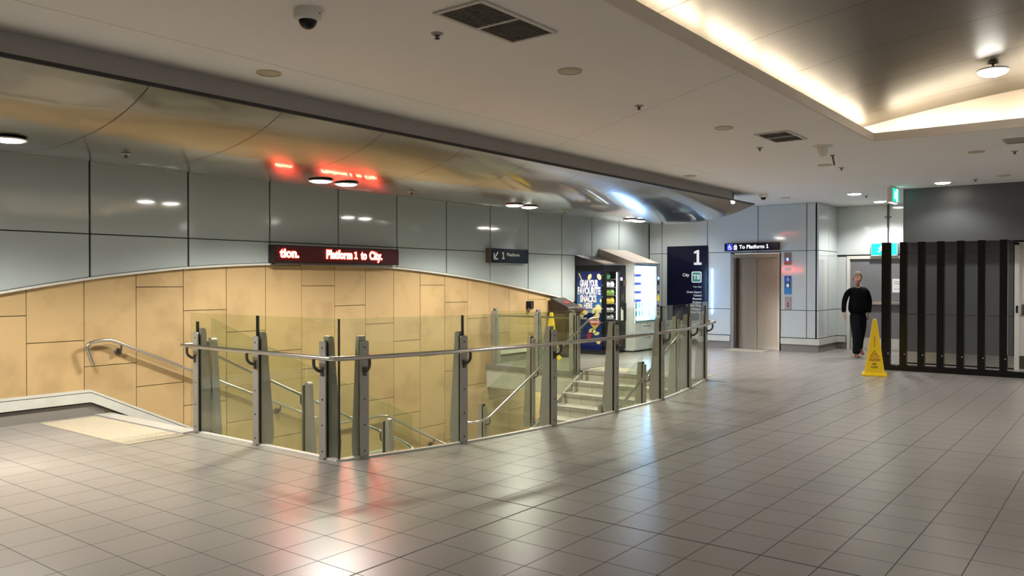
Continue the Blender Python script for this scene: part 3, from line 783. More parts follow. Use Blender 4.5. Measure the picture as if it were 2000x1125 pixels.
bal = thing('balustrade', 'long glass balustrade with grey posts and curved steel rail around the stairwell', 'balustrade', (0, 0, 0))
LEG = [(4.75, 7.83), (4.75, 6.78), (4.75, 5.78)]
for p, gt in zip(LEG, (1.17, 1.26, 1.06)): post(bal, (p[0], p[1], 0), -PI/2, gtop=gt)
gp = [CORNER] + GL
for i, p in enumerate(GL):
    a = Vector(gp[i]); b = Vector(gp[min(i + 2, len(gp) - 1)]); d = (b - a).normalized()
    th = math.atan2(d.y, d.x)
    post(bal, (p[0], p[1], 0), th, gtop=(1.06, 1.26, 1.06, 1.06, 1.26, 1.26, 1.2)[i])
GT = 1.26
glass_panel(bal, (4.75, 7.97), (4.75, 7.83), 0.03, 0.03, GT, GT)
glass_panel(bal, LEG[0], LEG[1], 0.03, 0.03, GT, GT); glass_panel(bal, LEG[1], CORNER, 0.03, 0.03, GT, GT)
for a, b in zip([CORNER, GL[1]] + GL[2:-1], [GL[1], GL[2]] + GL[3:]): glass_panel(bal, a, b, 0.03, 0.03, GT, GT)
glass_panel(bal, GL[-1], (12.50, 5.58), 0.03, 0.03, GT, GT)
obj('corner_gasket', MB().box((4.753, 5.593, 0.0), (4.767, 5.607, GT)), M['rubber'], bal)
rl = [(4.86, 7.96, 0.92), (4.80, 8.0, 0.92), (4.63, 7.97, 0.92), (4.625, 5.52, 0.92)]
arc_out = offset([CORNER] + ARC[1:], 0.125)
rl += [(p[0], p[1], 0.92) for p in arc_out[3:]] + [(12.62, 5.50, 0.92), (12.64, 5.62, 0.92), (12.50, 5.72, 0.925)]
sm = smoothpath(rl[:4] + [Vector(rl[4])], 0.07)
obj('handrail', MB().tube(smoothpath(rl, 0.07), 0.021, 14), M['steel'], bal)

# ------------------------------------------------------------------ stairs
TR, RI = 0.333, 0.1633
def flight(name, label, x0, dirx, y0, y1, z0, n, treads_edge=True):
    t = thing(name, label, 'stairs', (x0, (y0 + y1) / 2, z0 - RI * n))
    oz = z0 - RI*n
    core = MB(); ris = MB(); nos = MB()
    for k in range(n):
        z = -RI * (k + 1) - oz + z0 - 0
        zz = (z0 - RI * (k + 1)) - oz
        xa = dirx * TR * k; xb = dirx * TR * (k + 1)
        core.box((xa, y0 - (y0+y1)/2, zz - RI*1.6), (xb + dirx*0.004, y1 - (y0+y1)/2, zz))
        xr = xa
        ris.box((xr - dirx*0.005, y0 - (y0+y1)/2 + 0.001, zz + 0.0005), (xr + dirx*0.012, y1 - (y0+y1)/2 - 0.001, zz + RI - 0.05))
        nos.box((xr - dirx*0.01, y0 - (y0+y1)/2, zz + RI - 0.05), (xr + dirx*0.024, y1 - (y0+y1)/2, zz + RI + 0.002))
    obj('treads', core, M['step'], t); obj('risers', ris, M['riser'], t); obj('nosings', nos, M['nosing'], t)
    return t
flight('stairs', 'left flight of pale tiled stairs going down beside the sandstone wall', 4.78, 1, 7.93, YW - 0.06, 0.0, 9)
flight('stairs', 'right flight of pale tiled stairs coming up to the vending machine landing', 12.20, -1, 5.13, 7.80, 0.0, 8)
flight('stairs', 'lower flight of pale tiled stairs going down under the slab', 9.55, 1, 7.93, YW - 0.06, -1.47, 11)
ld = MB().box((7.75, 4.95, -1.70), (9.52, YW - 0.01, -1.47))
struct('floor_landing', ld, M['step'])
# side stringers
st = MB()
def stringer(x0, z0, x1, z1, y, w=0.06): st.add([(x0, y-w/2, z0+0.02), (x1, y-w/2, z1+0.02), (x1, y-w/2, z1-0.42), (x0, y-w/2, z0-0.42), (x0, y+w/2, z0+0.02), (x1, y+w/2, z1+0.02), (x1, y+w/2, z1-0.42), (x0, y+w/2, z0-0.42)], [(0,1,2,3),(7,6,5,4),(0,4,5,1),(1,5,6,2),(2,6,7,3),(3,7,4,0)])
stringer(4.80, -0.06, 7.72, -1.47, 7.885); stringer(9.55, -1.42, 12.18, -0.05, 7.835, 0.05)
struct('trim_8', st, M['marble'])
# tactile strips and stair-head edging
def tactile(x0, y0, x1, y1, label, alongx=True):
    t = thing('tactile_strip', label, 'tactile paving', (x0, y0, 0))
    obj('base', MB().box((0, 0, 0.0005), (x1-x0, y1-y0, 0.006)), M['tactile'], t)
    m = MB(); s = 0.05; n = 0
    nx_, ny_ = int((x1-x0)/s), int((y1-y0)/s)
    for i in range(nx_):
        for j in range(ny_):
            cx_, cy_ = (i+0.5)*s, (j+0.5)*s
            b = len(m.v); k = 6
            vs = [(cx_ + 0.016*math.cos(2*PI*q/k), cy_ + 0.016*math.sin(2*PI*q/k), 0.006) for q in range(k)] + [(cx_ + 0.011*math.cos(2*PI*q/k), cy_ + 0.011*math.sin(2*PI*q/k), 0.011) for q in range(k)]
            m.add(vs, [(q, (q+1)%k, k+(q+1)%k, k+q) for q in range(k)] + [tuple(range(k, 2*k))])
    o = obj('studs', m, M['tactile'], t, recalc=False); o['kind'] = 'stuff'
tactile(3.96, 7.78, 4.58, 9.72, 'cream studded tactile strip on the floor at the head of the left stairs')
tactile(12.45, 5.65, 12.95, 7.85, 'pale studded tactile strip on the floor at the head of the right stairs')
sill = MB().box((4.62, 7.9, -0.03), (4.80, YW - 0.02, 0.010))
struct('trim_9', sill, M['marble'])
tag(obj('floor_mat', MB().box((17.75, 6.62, 0.0005), (18.33, 7.55, 0.008)), M['tactile']), 'pale tactile strip on the floor in front of the lift doors', 'tactile paving')

# wall handrail
wr = thing('handrail', 'steel handrail fixed to the sandstone wall beside the left stairs', 'handrail', (4.745, 9.74, 0.904))
o0 = Vector((4.745, 9.74, 0.904))
pth = [(4.56, 9.74, 0.61), (4.47, 9.74, 0.86), (4.745, 9.74, 0.904), (8.165, 9.74, -0.60), (9.25, 9.74, -0.60), (13.0, 9.74, -2.44)]
pth = [Vector(p) - o0 for p in smoothpath(pth, 0.10, 7)]
obj('rail', MB().tube(pth, 0.021, 14), M['steel'], wr)
for bx in (4.90, 6.0, 7.2, 8.7, 10.4):
    zz = 0.904 - 0.4398*(bx-4.745) if bx < 8.165 else (-0.60 if bx < 9.25 else -0.60 - 0.49*(bx-9.25))
    b = MB().lathe([(0.042, 0.085), (0.042, 0.072), (0.030, 0.066)], (0, 0, -0.10), 18, axis='y')
    b.tube(smoothpath([(0, 0.075, -0.10), (0, 0.0, -0.10), (0, 0, -0.02)], 0.04), 0.011, 8)
    obj('bracket', b, M['iron'], wr, (bx - o0.x, 0, zz - o0.z))

def sloped_bal(name, label, posts, rail_pts, glass, side):
    """posts: (x, zbase, height); side +1: rail on +Y"""
    t = thing(name, label, 'balustrade', (posts[0][0], posts[0][3], posts[0][1]))
    base = Vector(t.location)
    for (x, zb, h, y) in posts:
        p = post(t, Vector((x, y, zb)) - base, PI if side > 0 else 0, h, h - 0.04, h + 0.0, 0, foot=False, bracket=False)
        zr = zrail(rail_pts, x)
        if zr is not None:
            b = MB(); s = side
            b.tube(smoothpath([(x - base.x, y + s*0.03 - base.y, zr - 0.13 - base.z), (x - base.x, y + s*0.11 - base.y, zr - 0.11 - base.z), (x - base.x, y + s*0.11 - base.y, zr - 0.01 - base.z)], 0.04), 0.011, 8)
            obj('rail_bracket', b, M['iron'], t)
    for (xa, xb, za0, zb0, za1, zb1, y) in glass:
        m = glass_panel(t, (xa - base.x, y - base.y), (xb - base.x, y - base.y), za0 - base.z, zb0 - base.z, za1 - base.z, zb1 - base.z)
    obj('handrail', MB().tube([Vector(p) - base for p in smoothpath(rail_pts, 0.07)], 0.020, 12), M['steel'], t)
    return t
def zrail(pts, x):
    for a, b in zip(pts, pts[1:]):
        lo, hi = sorted((a[0], b[0]))
        if lo <= x <= hi and hi - lo > 0.2: return a[2] + (b[2]-a[2])*(x-a[0])/(b[0]-a[0])
    return None
YI = 7.88
sloped_bal('stair_balustrade', 'glass stair balustrade with sloping rail between the left flight and the void', [(4.93, -0.15, 1.14, YI), (6.20, -0.80, 1.19, YI), (7.50, -1.42, 1.20, YI)],
           [(4.90, 7.99, 0.90), (5.02, 7.99, 0.80), (7.96, 7.99, -0.64), (8.02, 7.93, -0.70), (7.98, 7.80, -0.80)],
           [(4.93, 6.20, -0.12, -0.75, 1.20, 0.60, YI), (6.20, 7.50, -0.75, -1.38, 0.60, -0.02, YI), (7.50, 8.0, -1.38, -1.45, -0.02, -0.25, YI)], 1)
sloped_bal('stair_balustrade', 'glass stair balustrade with sloping rail between the right flight and the slab edge', [(12.10, -0.05, 1.07, YI-0.03), (10.74, -0.80, 1.49, YI-0.03), (9.50, -1.46, 1.19, YI-0.03)],
           [(12.62, 7.74, 0.92), (12.33, 7.74, 0.92), (9.47, 7.74, -0.47), (9.20, 7.74, -0.50), (9.12, 7.9, -0.50)],
           [(10.74, 12.10, -0.7, -0.08, 0.52, 1.18, YI-0.03), (9.42, 10.74, -1.42, -0.7, -0.11, 0.52, YI-0.03)], -1)
sloped_bal('stair_balustrade', 'small glass stair balustrade along the curved side of the right flight', [(11.85, -0.30, 1.33, 5.80), (10.72, -0.75, 1.15, 5.80), (9.6, -1.3, 1.2, 5.80)],
           [(12.50, 5.70, 0.925), (12.12, 5.72, 0.92), (9.50, 5.72, -0.36)],
           [(10.90, 12.05, -0.6, -0.1, 0.62, 1.20, 5.80), (9.5, 10.72, -1.2, -0.7, -0.05, 0.50, 5.80)], -1)
# guard on the slab edge
gd = thing('guard_rail', 'short glass guard with three posts on the slab edge before the litter bin', 'balustrade', (12.04, 9.70, 0))
for y in (9.70, 8.70, 7.93): post(gd, (0, y - 9.70, 0), -PI/2, 1.075, 1.03, 1.06, 0.92, foot=False, bracket=False)
for a, b in ((9.70, 8.70), (8.70, 7.93)): glass_panel(gd, (0, a - 9.70), (0, b - 9.70), 0.02, 0.02, 1.03, 1.05)
obj('rail', MB().tube([Vector(p) - Vector((12.04, 9.70, 0)) for p in smoothpath([(12.17, 9.74, 0.93), (12.17, 8.0, 0.93), (12.3, 7.78, 0.925)], 0.06)], 0.018, 12), M['steel'], gd)

# ------------------------------------------------------------------ signs on the left wall
XR, ZU = (1, 0, 0), (0, 0, 1)
RY = (0, -1, 0)
led = thing('led_sign', 'long red scrolling display on the wall above the stairs', 'display', (7.04, 9.66, 1.855))
obj('case', MB().box((0, 0.006, 0), (2.45, 0.14, 0.255)), M['ledcase'], led, bevel=0.006)
obj('screen', MB().box((0.03, 0.0, 0.02), (2.42, 0.006, 0.235)), M['ledface'], led)
obj('bracket_strip', MB().box((0.05, 0.02, -0.025), (2.3, 0.13, 0.0)), M['iron'], led)
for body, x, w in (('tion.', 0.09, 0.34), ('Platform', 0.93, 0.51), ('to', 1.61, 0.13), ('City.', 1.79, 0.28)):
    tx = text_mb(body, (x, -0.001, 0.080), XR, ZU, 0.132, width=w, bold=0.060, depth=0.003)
    obj('lettering_glow', tx, M['ledhalo'], led, recalc=False)  # fatter copy behind the letters imitates their halo
for body, x, w in (('tion.', 0.095, 0.33), ('Platform', 0.935, 0.50), ('to', 1.615, 0.12), ('City.', 1.795, 0.27)):
    tx = text_mb(body, (x, -0.005, 0.082), XR, ZU, 0.124, width=w, bold=0.028, depth=0.003)
    obj('lettering', tx, M['ledcore'], led, recalc=False)
obj('numeral', one_mb(MB(), (1.48, -0.005, 0.082), XR, ZU, 0.108), M['ledcore'], led)
obj('numeral_glow', one_mb(MB(), (1.472, -0.001, 0.076), XR, ZU, 0.120, kx=1.15), M['ledhalo'], led)  # same imitated halo behind the numeral

ps = thing('platform_sign', 'small navy Platform sign with an arrow pointing down left', 'sign', (11.92, 9.69, 1.94))
obj('board', MB().box((0, 0, 0), (1.20, 0.10, 0.275)), M['navy'], ps, bevel=0.004)
obj('side_cap', MB().box((-0.02, 0, 0), (0, 0.10, 0.275)), mat('brown_cap', (0.12, 0.07, 0.05), 0.4), ps)
ar = MB()
def bar(m, x0, y0, x1, y1, w, o=(0, -0.004, 0), R_=XR):
    d = Vector((x1-x0, y1-y0)).normalized(); n = Vector((-d.y, d.x))*w/2
    flat(m, [(x0-n.x, y0-n.y), (x1-n.x, y1-n.y), (x1+n.x, y1+n.y), (x0+n.x, y0+n.y)], o, R_, ZU)
bar(ar, 0.10, 0.075, 0.22, 0.205, 0.028); bar(ar, 0.10, 0.065, 0.10, 0.185, 0.028); bar(ar, 0.09, 0.075, 0.215, 0.075, 0.028)
obj('arrow', ar, M['white'], ps)
obj('lettering', text_mb('Platform', (0.50, -0.001, 0.135), XR, ZU, 0.062, width=0.40, bold=0.01), M['white'], ps, recalc=False)
obj('numeral', one_mb(MB(), (0.345, -0.001, 0.075), XR, ZU, 0.135), M['white'], ps)

# tall navy sign on the lift wall
tsn = thing('wayfinding_sign', 'tall navy sign with big white 1 and green badge, left of the lift', 'sign', (XL - 0.03, 9.27, 0.62))
obj('board', MB().box((-0.02, -1.07, 0), (0.02, 0, 1.825)), M['navy'], tsn, bevel=0.004)
ox = -0.0215
tm = MB()
obj('numeral', one_mb(MB(), (ox, -0.92, 1.36), RY, ZU, 0.36, 'right'), M['white'], tsn)
text_mb('City', (ox, -0.60, 1.085), RY, ZU, 0.075, align='right', bold=0.015, mb=tm)
text_mb('City stops', (ox, -0.92, 0.815), RY, ZU, 0.038, align='right', mb=tm)
for k, w in enumerate(['Green Square', 'Central', 'Museum', 'St James', 'Circular Quay', 'Wynyard', 'Town Hall']):
    text_mb(w, (ox, -0.92, 0.68 - 0.082*k), RY, ZU, 0.05, align='right', bold=0.012, mb=tm)
obj('lettering', tm, M['white'], tsn, recalc=False)
bd = MB(); flat(bd, rrect(0.66, 0.93, 0.92, 1.20, 0.04), (ox, 0, 0), RY, ZU, 0.003)
obj('badge_border', bd, M['white'], tsn)
bd = MB(); flat(bd, rrect(0.685, 0.955, 0.895, 1.175, 0.02), (ox - 0.003, 0, 0), RY, ZU, 0.003)
b_ = obj('badge', bd, M['green'], tsn)
obj('badge_lettering', text_mb('T8', (ox - 0.0065, -0.79, 1.01), RY, ZU, 0.12, width=0.18, align='center', bold=0.02), M['white'], b_, recalc=False)

# ------------------------------------------------------------------ lift
lf = thing('lift', 'stainless steel lift entrance with double doors in the pale panel wall', 'lift', (XL, 7.04, 0))
fr = MB()
fr.box((-0.035, 0.50, 0), (0.02, 0.59, 2.22)).box((-0.035, -0.585, 0), (0.02, -0.52, 2.22)).box((-0.035, -0.52, 2.13), (0.02, 0.50, 2.22))
obj('frame', fr, M['lift'], lf, bevel=0.004)
rv = MB().box((0.02, 0.47, 0), (0.19, 0.50, 2.15)).box((0.02, -0.52, 0), (0.19, -0.50, 2.15)).box((0.02, -0.52, 2.13), (0.19, 0.5, 2.16))
obj('reveal', rv, M['liftdark'], lf)
obj('door', MB().box((0.12, 0.003, 0.01), (0.15, 0.47, 2.13)), M['lift'], lf, bevel=0.002)
obj('door', MB().box((0.12, -0.50, 0.01), (0.15, -0.003, 2.13)), M['lift'], lf, bevel=0.002)
obj('shaft_wall', MB().box((0.16, -0.52, 0), (0.20, 0.50, 2.16)), M['gap'], lf)
obj('sill', MB().box((-0.03, -0.52, 0.0), (0.16, 0.5, 0.008)), M['brightsteel'], lf)
ls = thing('lift_sign', 'dark lit strip sign reading To Platform 1 over the lift doors', 'sign', (XL - 0.10, 7.75, 2.295))
obj('box', MB().box((0, -1.29, 0), (0.09, 0, 0.18)), M['navy'], ls, bevel=0.004)
obj('lettering', text_mb('To Platform', (-0.001, -0.36, 0.05), RY, ZU, 0.088, width=0.60, bold=0.015), M['whitelit'], ls, recalc=False)
obj('numeral', one_mb(MB(), (-0.001, -1.005, 0.05), RY, ZU, 0.088), M['whitelit'], ls)
def wheelchair(m, cx, cy, s, o, R_):
    flat(m, ell(cx - 0.02*s, cy + 0.36*s, 0.075*s, 0.075*s, 10), o, R_, ZU)
    n = 14
    for k in range(n):
        a0 = math.radians(110 + 250*k/n); a1 = math.radians(110 + 250*(k+1)/n); r = 0.27*s; w = 0.05*s; c = (cx + 0.03*s, cy - 0.12*s)
        flat(m, [(c[0]+(r-w)*math.cos(a0), c[1]+(r-w)*math.sin(a0)), (c[0]+(r-w)*math.cos(a1), c[1]+(r-w)*math.sin(a1)), (c[0]+(r+w*0.4)*math.cos(a1), c[1]+(r+w*0.4)*math.sin(a1)), (c[0]+(r+w*0.4)*math.cos(a0), c[1]+(r+w*0.4)*math.sin(a0))], o, R_, ZU)
    for p in ((-0.02, 0.26, -0.01, -0.02), (-0.01, 0.12, 0.18, 0.12), (-0.01, -0.02, 0.2, -0.02), (0.2, -0.02, 0.30, -0.26), (0.28, -0.26, 0.38, -0.22)):
        x0_, y0_, x1_, y1_ = [q*s for q in p]
        d = Vector((x1_-x0_, y1_-y0_)).normalized(); nn = Vector((-d.y, d.x))*0.035*s
        flat(m, [(cx+x0_-nn.x, cy+y0_-nn.y), (cx+x1_-nn.x, cy+y1_-nn.y), (cx+x1_+nn.x, cy+y1_+nn.y), (cx+x0_+nn.x, cy+y0_+nn.y)], o, R_, ZU)
def liftsym(m, m2, cx, cy, s, o, R_):
    flat(m, rrect(cx-0.28*s, cy-0.45*s, cx+0.28*s, cy+0.22*s, 0.03*s), o, R_, ZU)
    for q in (-0.12, 0.12):
        flat(m2, ell(cx+q*s, cy+0.06*s, 0.05*s, 0.05*s, 8), (o[0]-0.0035, o[1], o[2]), R_, ZU); flat(m2, rrect(cx+q*s-0.06*s, cy-0.3*s, cx+q*s+0.06*s, cy-0.02*s, 0.03*s), (o[0]-0.0035, o[1], o[2]), R_, ZU)
    flat(m, [(cx-0.2*s, cy+0.28*s), (cx-0.04*s, cy+0.28*s), (cx-0.12*s, cy+0.42*s)], o, R_, ZU); flat(m, [(cx+0.04*s, cy+0.42*s), (cx+0.2*s, cy+0.42*s), (cx+0.12*s, cy+0.28*s)], o, R_, ZU)
sq = MB(); flat(sq, [(0.06, 0.015), (0.20, 0.015), (0.20, 0.165), (0.06, 0.165)], (0, 0, 0), RY, ZU, 0.002)
q1 = obj('access_square', sq, mat('sign_blue_lit', (0.02, 0.03, 0.5), 0.4, emis=(0.02, 0.03, 0.6), estr=0.35), ls)
m1 = MB(); wheelchair(m1, 0.125, 0.09, 0.14, (-0.0025, 0, 0), RY); obj('access_symbol', m1, M['whitelit'], q1)
m1, m2 = MB(), MB(); liftsym(m1, m2, 0.27, 0.09, 0.14, (-0.001, 0, 0), RY); q2 = obj('lift_symbol', m1, M['whitelit'], ls); obj('lift_figures', m2, M['navy'], q2)

ind = thing('lift_indicator', 'small steel lift arrival indicator, highest plate right of the lift', 'indicator', (XL - 0.012, 6.28, 1.955))
obj('plate', MB().box((-0.015, -0.075, 0), (0.002, 0.075, 0.28)), mat('indicator_plate', (0.20, 0.18, 0.165), 0.35, 0.6), ind)
m = MB(); flat(m, [(-0.075, 0.03), (0.075, 0.03), (0.075, 0.09), (-0.075, 0.09)], (-0.016, 0, 0), RY, ZU); obj('red_band', m, mat('red_band', (0.55, 0.10, 0.10), 0.4), ind)
m = MB(); flat(m, ell(0, 0.125, 0.035, 0.04), (-0.016, 0, 0), RY, ZU); q = obj('arrow_light', m, glow('arrow_blue', (0.03, 0.12, 1.0), 1.2), ind)
m = MB(); flat(m, [(-0.012, 0.10), (0.012, 0.10), (0.012, 0.125), (0.022, 0.125), (0, 0.155), (-0.022, 0.125), (-0.012, 0.125)], (-0.0195, 0, 0), RY, ZU); obj('arrow', m, M['whitelit'], q)
lab = obj('label_plate', MB().box((0, -0.07, 0), (0.012, 0.07, 0.07)), M['offwhite'], None, (XL - 0.024, 6.28, 1.82)); tag(lab, 'small pale label plate between the lift indicator and the blue access panel', 'plate')
ap = thing('access_panel', 'blue panel with wheelchair and lift symbols right of the lift', 'sign', (XL - 0.012, 6.275, 1.29))
obj('plate', MB().box((-0.012, -0.08, 0), (0.002, 0.08, 0.42)), M['bluepanel'], ap)
m = MB(); flat(m, [(-0.065, 0.285), (0.065, 0.285), (0.065, 0.41), (-0.065, 0.41)], (-0.0125, 0, 0), RY, ZU, 0.002); q = obj('access_square', m, M['royal'], ap)
m = MB(); wheelchair(m, 0, 0.345, 0.115, (-0.015, 0, 0), RY); obj('access_symbol', m, M['white'], q)
m = MB(); flat(m, [(-0.05, 0.15), (0.05, 0.15), (0.05, 0.27), (-0.05, 0.27)], (-0.0125, 0, 0), RY, ZU, 0.002); q = obj('lift_square', m, M['navy'], ap)
m, m2 = MB(), MB(); liftsym(m, m2, 0, 0.21, 0.11, (-0.015, 0, 0), RY); q3 = obj('lift_symbol', m, M['white'], q)
cp = thing('call_panel', 'steel lift call plate with two round buttons, lowest right of the lift', 'call panel', (XL - 0.012, 6.27, 0.945))
obj('plate', MB().box((-0.012, -0.07, 0), (0.002, 0.07, 0.29)), mat('call_plate', (0.36, 0.33, 0.36), 0.35, 0.7), cp)
for z in (0.08, 0.135): obj('button', MB().lathe([(0.022, 0), (0.020, -0.006), (0.0001, -0.007)], (-0.012, 0, z), 14, axis='x'), mat('button_dark', (0.05, 0.04, 0.06), 0.3) if z < 0.1 else mat('button_red', (0.35, 0.05, 0.07), 0.3), cp)

# ------------------------------------------------------------------ far grey door, exit sign, notice
dr = MB().box((19.83, 3.75, 0.01), (19.88, 5.31, 2.10))
d1 = struct('door_1', dr, M['door_grey'])
fr = MB().box((19.78, 5.31, 0), (19.86, 5.38, 2.17)).box((19.78, 3.75, 2.10), (19.86, 5.31, 2.17))
obj('door_frame', fr, M['frame_cream'], d1)
pb = MB().box((19.76, 3.8, 1.055), (19.80, 5.20, 1.115)).box((19.79, 3.85, 1.02), (19.83, 3.95, 1.15)).box((19.79, 5.08, 1.02), (19.83, 5.18, 1.15))
obj('push_bar', pb, M['brightsteel'], d1, bevel=0.004)
obj('bar_strip', MB().box((19.805, 3.8, 0.93), (19.829, 5.2, 1.05)), mat('door_strip', (0.09, 0.09, 0.095), 0.5), d1)
obj('kick_plate', MB().box((19.815, 3.8, 0.02), (19.829, 5.29, 0.28)), M['marble'], d1)
nt_ = thing('paper_notice', 'white paper notice taped to the grey door', 'notice', (19.822, 4.40, 1.33))
obj('sheet', MB().box((-0.002, -0.20, 0), (0.001, 0, 0.31)), M['paper'], nt_)
tm = MB(); text_mb('These doors', (-0.0022, -0.03, 0.235), RY, ZU, 0.028, bold=0.02, depth=0.001, mb=tm); text_mb('are alarmed', (-0.0022, -0.03, 0.19), RY, ZU, 0.028, bold=0.02, depth=0.001, mb=tm); text_mb('No exit', (-0.0022, -0.04, 0.07), RY, ZU, 0.024, bold=0.01, depth=0.001, mb=tm)
obj('lettering', tm, M['blackprint'], nt_, recalc=False)

def running_man(m, cx, cy, s, o, R_):
    flat(m, ell(cx+0.02*s, cy+0.34*s, 0.08*s, 0.08*s, 10), o, R_, ZU)
    for p in ((0.0, 0.22, -0.05, -0.05, 0.07), (0.0, 0.2, 0.18, 0.08, 0.035), (0, 0.2, -0.18, 0.12, 0.035), (-0.18, 0.12, -0.2, 0.0, 0.03), (-0.05, -0.05, 0.12, -0.15, 0.045), (0.12, -0.15, 0.1, -0.38, 0.04), (-0.05, -0.05, -0.14, -0.22, 0.045), (-0.14, -0.22, -0.32, -0.26, 0.04)):
        x0_, y0_, x1_, y1_ = [q*s for q in p[:4]]; d = Vector((x1_-x0_, y1_-y0_)).normalized(); nn = Vector((-d.y, d.x))*p[4]*s
        flat(m, [(cx+x0_-nn.x, cy+y0_-nn.y), (cx+x1_-nn.x, cy+y1_-nn.y), (cx+x1_+nn.x, cy+y1_+nn.y), (cx+x0_+nn.x, cy+y0_+nn.y)], o, R_, ZU)
ex = thing('exit_sign', 'lit teal exit sign with white running figure above the grey door', 'exit sign', (19.70, 4.83, 2.16))
obj('box', MB().box((0, -0.56, 0), (0.09, 0, 0.29)), M['offwhite'], ex, bevel=0.004)
m = MB(); flat(m, [(0.01, 0.02), (0.55, 0.02), (0.55, 0.28), (0.01, 0.28)], (0, 0, 0), RY, ZU, 0.004); obj('face', m, M['teal'], ex)
m = MB(); flat(m, [(0.315, 0.02), (0.40, 0.02), (0.40, 0.28), (0.315, 0.28)], (-0.0045, 0, 0), RY, ZU, 0.002); running_man(m, 0.22, 0.15, 0.22, (-0.0045, 0, 0), RY); obj('pictogram', m, M['exitwhite'], ex)
e2 = thing('exit_sign', 'small exit sign hanging from the ceiling by the charcoal bulkhead, seen nearly end on', 'exit sign', (16.02, 3.56, 3.04))
obj('box', MB().box((0, 0, 0), (0.50, 0.09, 0.27)), M['offwhite'], e2, bevel=0.004)
obj('hanger', MB().box((0.10, 0.035, 0.27), (0.13, 0.055, 0.288)).box((0.37, 0.035, 0.27), (0.40, 0.055, 0.288)), M['offwhite'], e2)
m = MB(); flat(m, [(0.01, 0.02), (0.49, 0.02), (0.49, 0.26), (0.01, 0.26)], (0, 0, 0), XR, ZU, 0.003); obj('face', m, M['teal'], e2)
m = MB(); flat(m, [(0.29, 0.02), (0.37, 0.02), (0.37, 0.26), (0.29, 0.26)], (0, -0.0035, 0), XR, ZU, 0.002); running_man(m, 0.18, 0.14, 0.2, (0, -0.0035, 0), XR); obj('pictogram', m, M['exitwhite'], e2)
obj('light_strip', MB().box((0.02, 0.02, -0.006), (0.48, 0.07, 0.0)), M['exitwhite'], e2)

# cream door at the right edge
d2 = struct('door_2', MB().box((17.08, 0.80, 0.01), (17.13, 1.70, 2.24)), M['door_cream'])
obj('door_frame', MB().box((17.03, 1.68, 0), (17.10, 1.75, 2.28)).box((17.03, 0.76, 0), (17.10, 0.80, 2.28)).box((17.03, 0.76, 2.24), (17.10, 1.75, 2.29)), M['frame_cream'], d2)
hd = MB().box((17.05, 1.56, 0.98), (17.078, 1.63, 1.18)); hd.tube([(17.06, 1.60, 1.06), (16.99, 1.60, 1.06), (16.99, 1.48, 1.06)], 0.012)
obj('handle', hd, mat('handle_metal', (0.30, 0.26, 0.26), 0.3, 0.9), d2)
obj('strike_plate', MB().box((17.022, 1.695, 1.02), (17.03, 1.725, 1.15)), M['black'], d2)
obj('kick_plate', MB().box((17.07, 0.82, 0.02), (17.078, 1.67, 0.25)), M['liftdark'], d2)

# ------------------------------------------------------------------ black slatted screen
SY = [(3.645, 3.505), (3.345, 3.235), (3.055, 2.945), (2.752, 2.642), (2.446, 2.336), (2.134, 2.022), (1.815, 1.703)]
sc = thing('slat_screen', 'black screen of tall upright slats on a heavy base beam beside the yellow cone', 'screen', (15.6, 2.6, 0))
obj('base_beam', MB().box((0, 3.66 - 2.6, 0), (0.16, -5.0 - 2.6, 0.10)), M['slat'], sc, bevel=0.003)
ys_ = list(SY)
yy = 1.50
while yy > -4.8: ys_.append((yy, yy - 0.11)); yy -= 0.312
ys_ = [q for q in ys_ if q[0] > 1.6]     # the rest of the run stands outside the view
for a, b in ys_:
    s = obj('slat', MB().box((0.0, a - 2.6, 0.10), (0.12, b - 2.6, 2.28)), M['slat'], sc, bevel=0.003)
    obj('bolt', MB().lathe([(0.012, 0), (0.010, -0.006), (0.0001, -0.007)], (0.0, b - 2.6 + 0.025, 0.30), 10, axis='x'), M['brightsteel'], s)
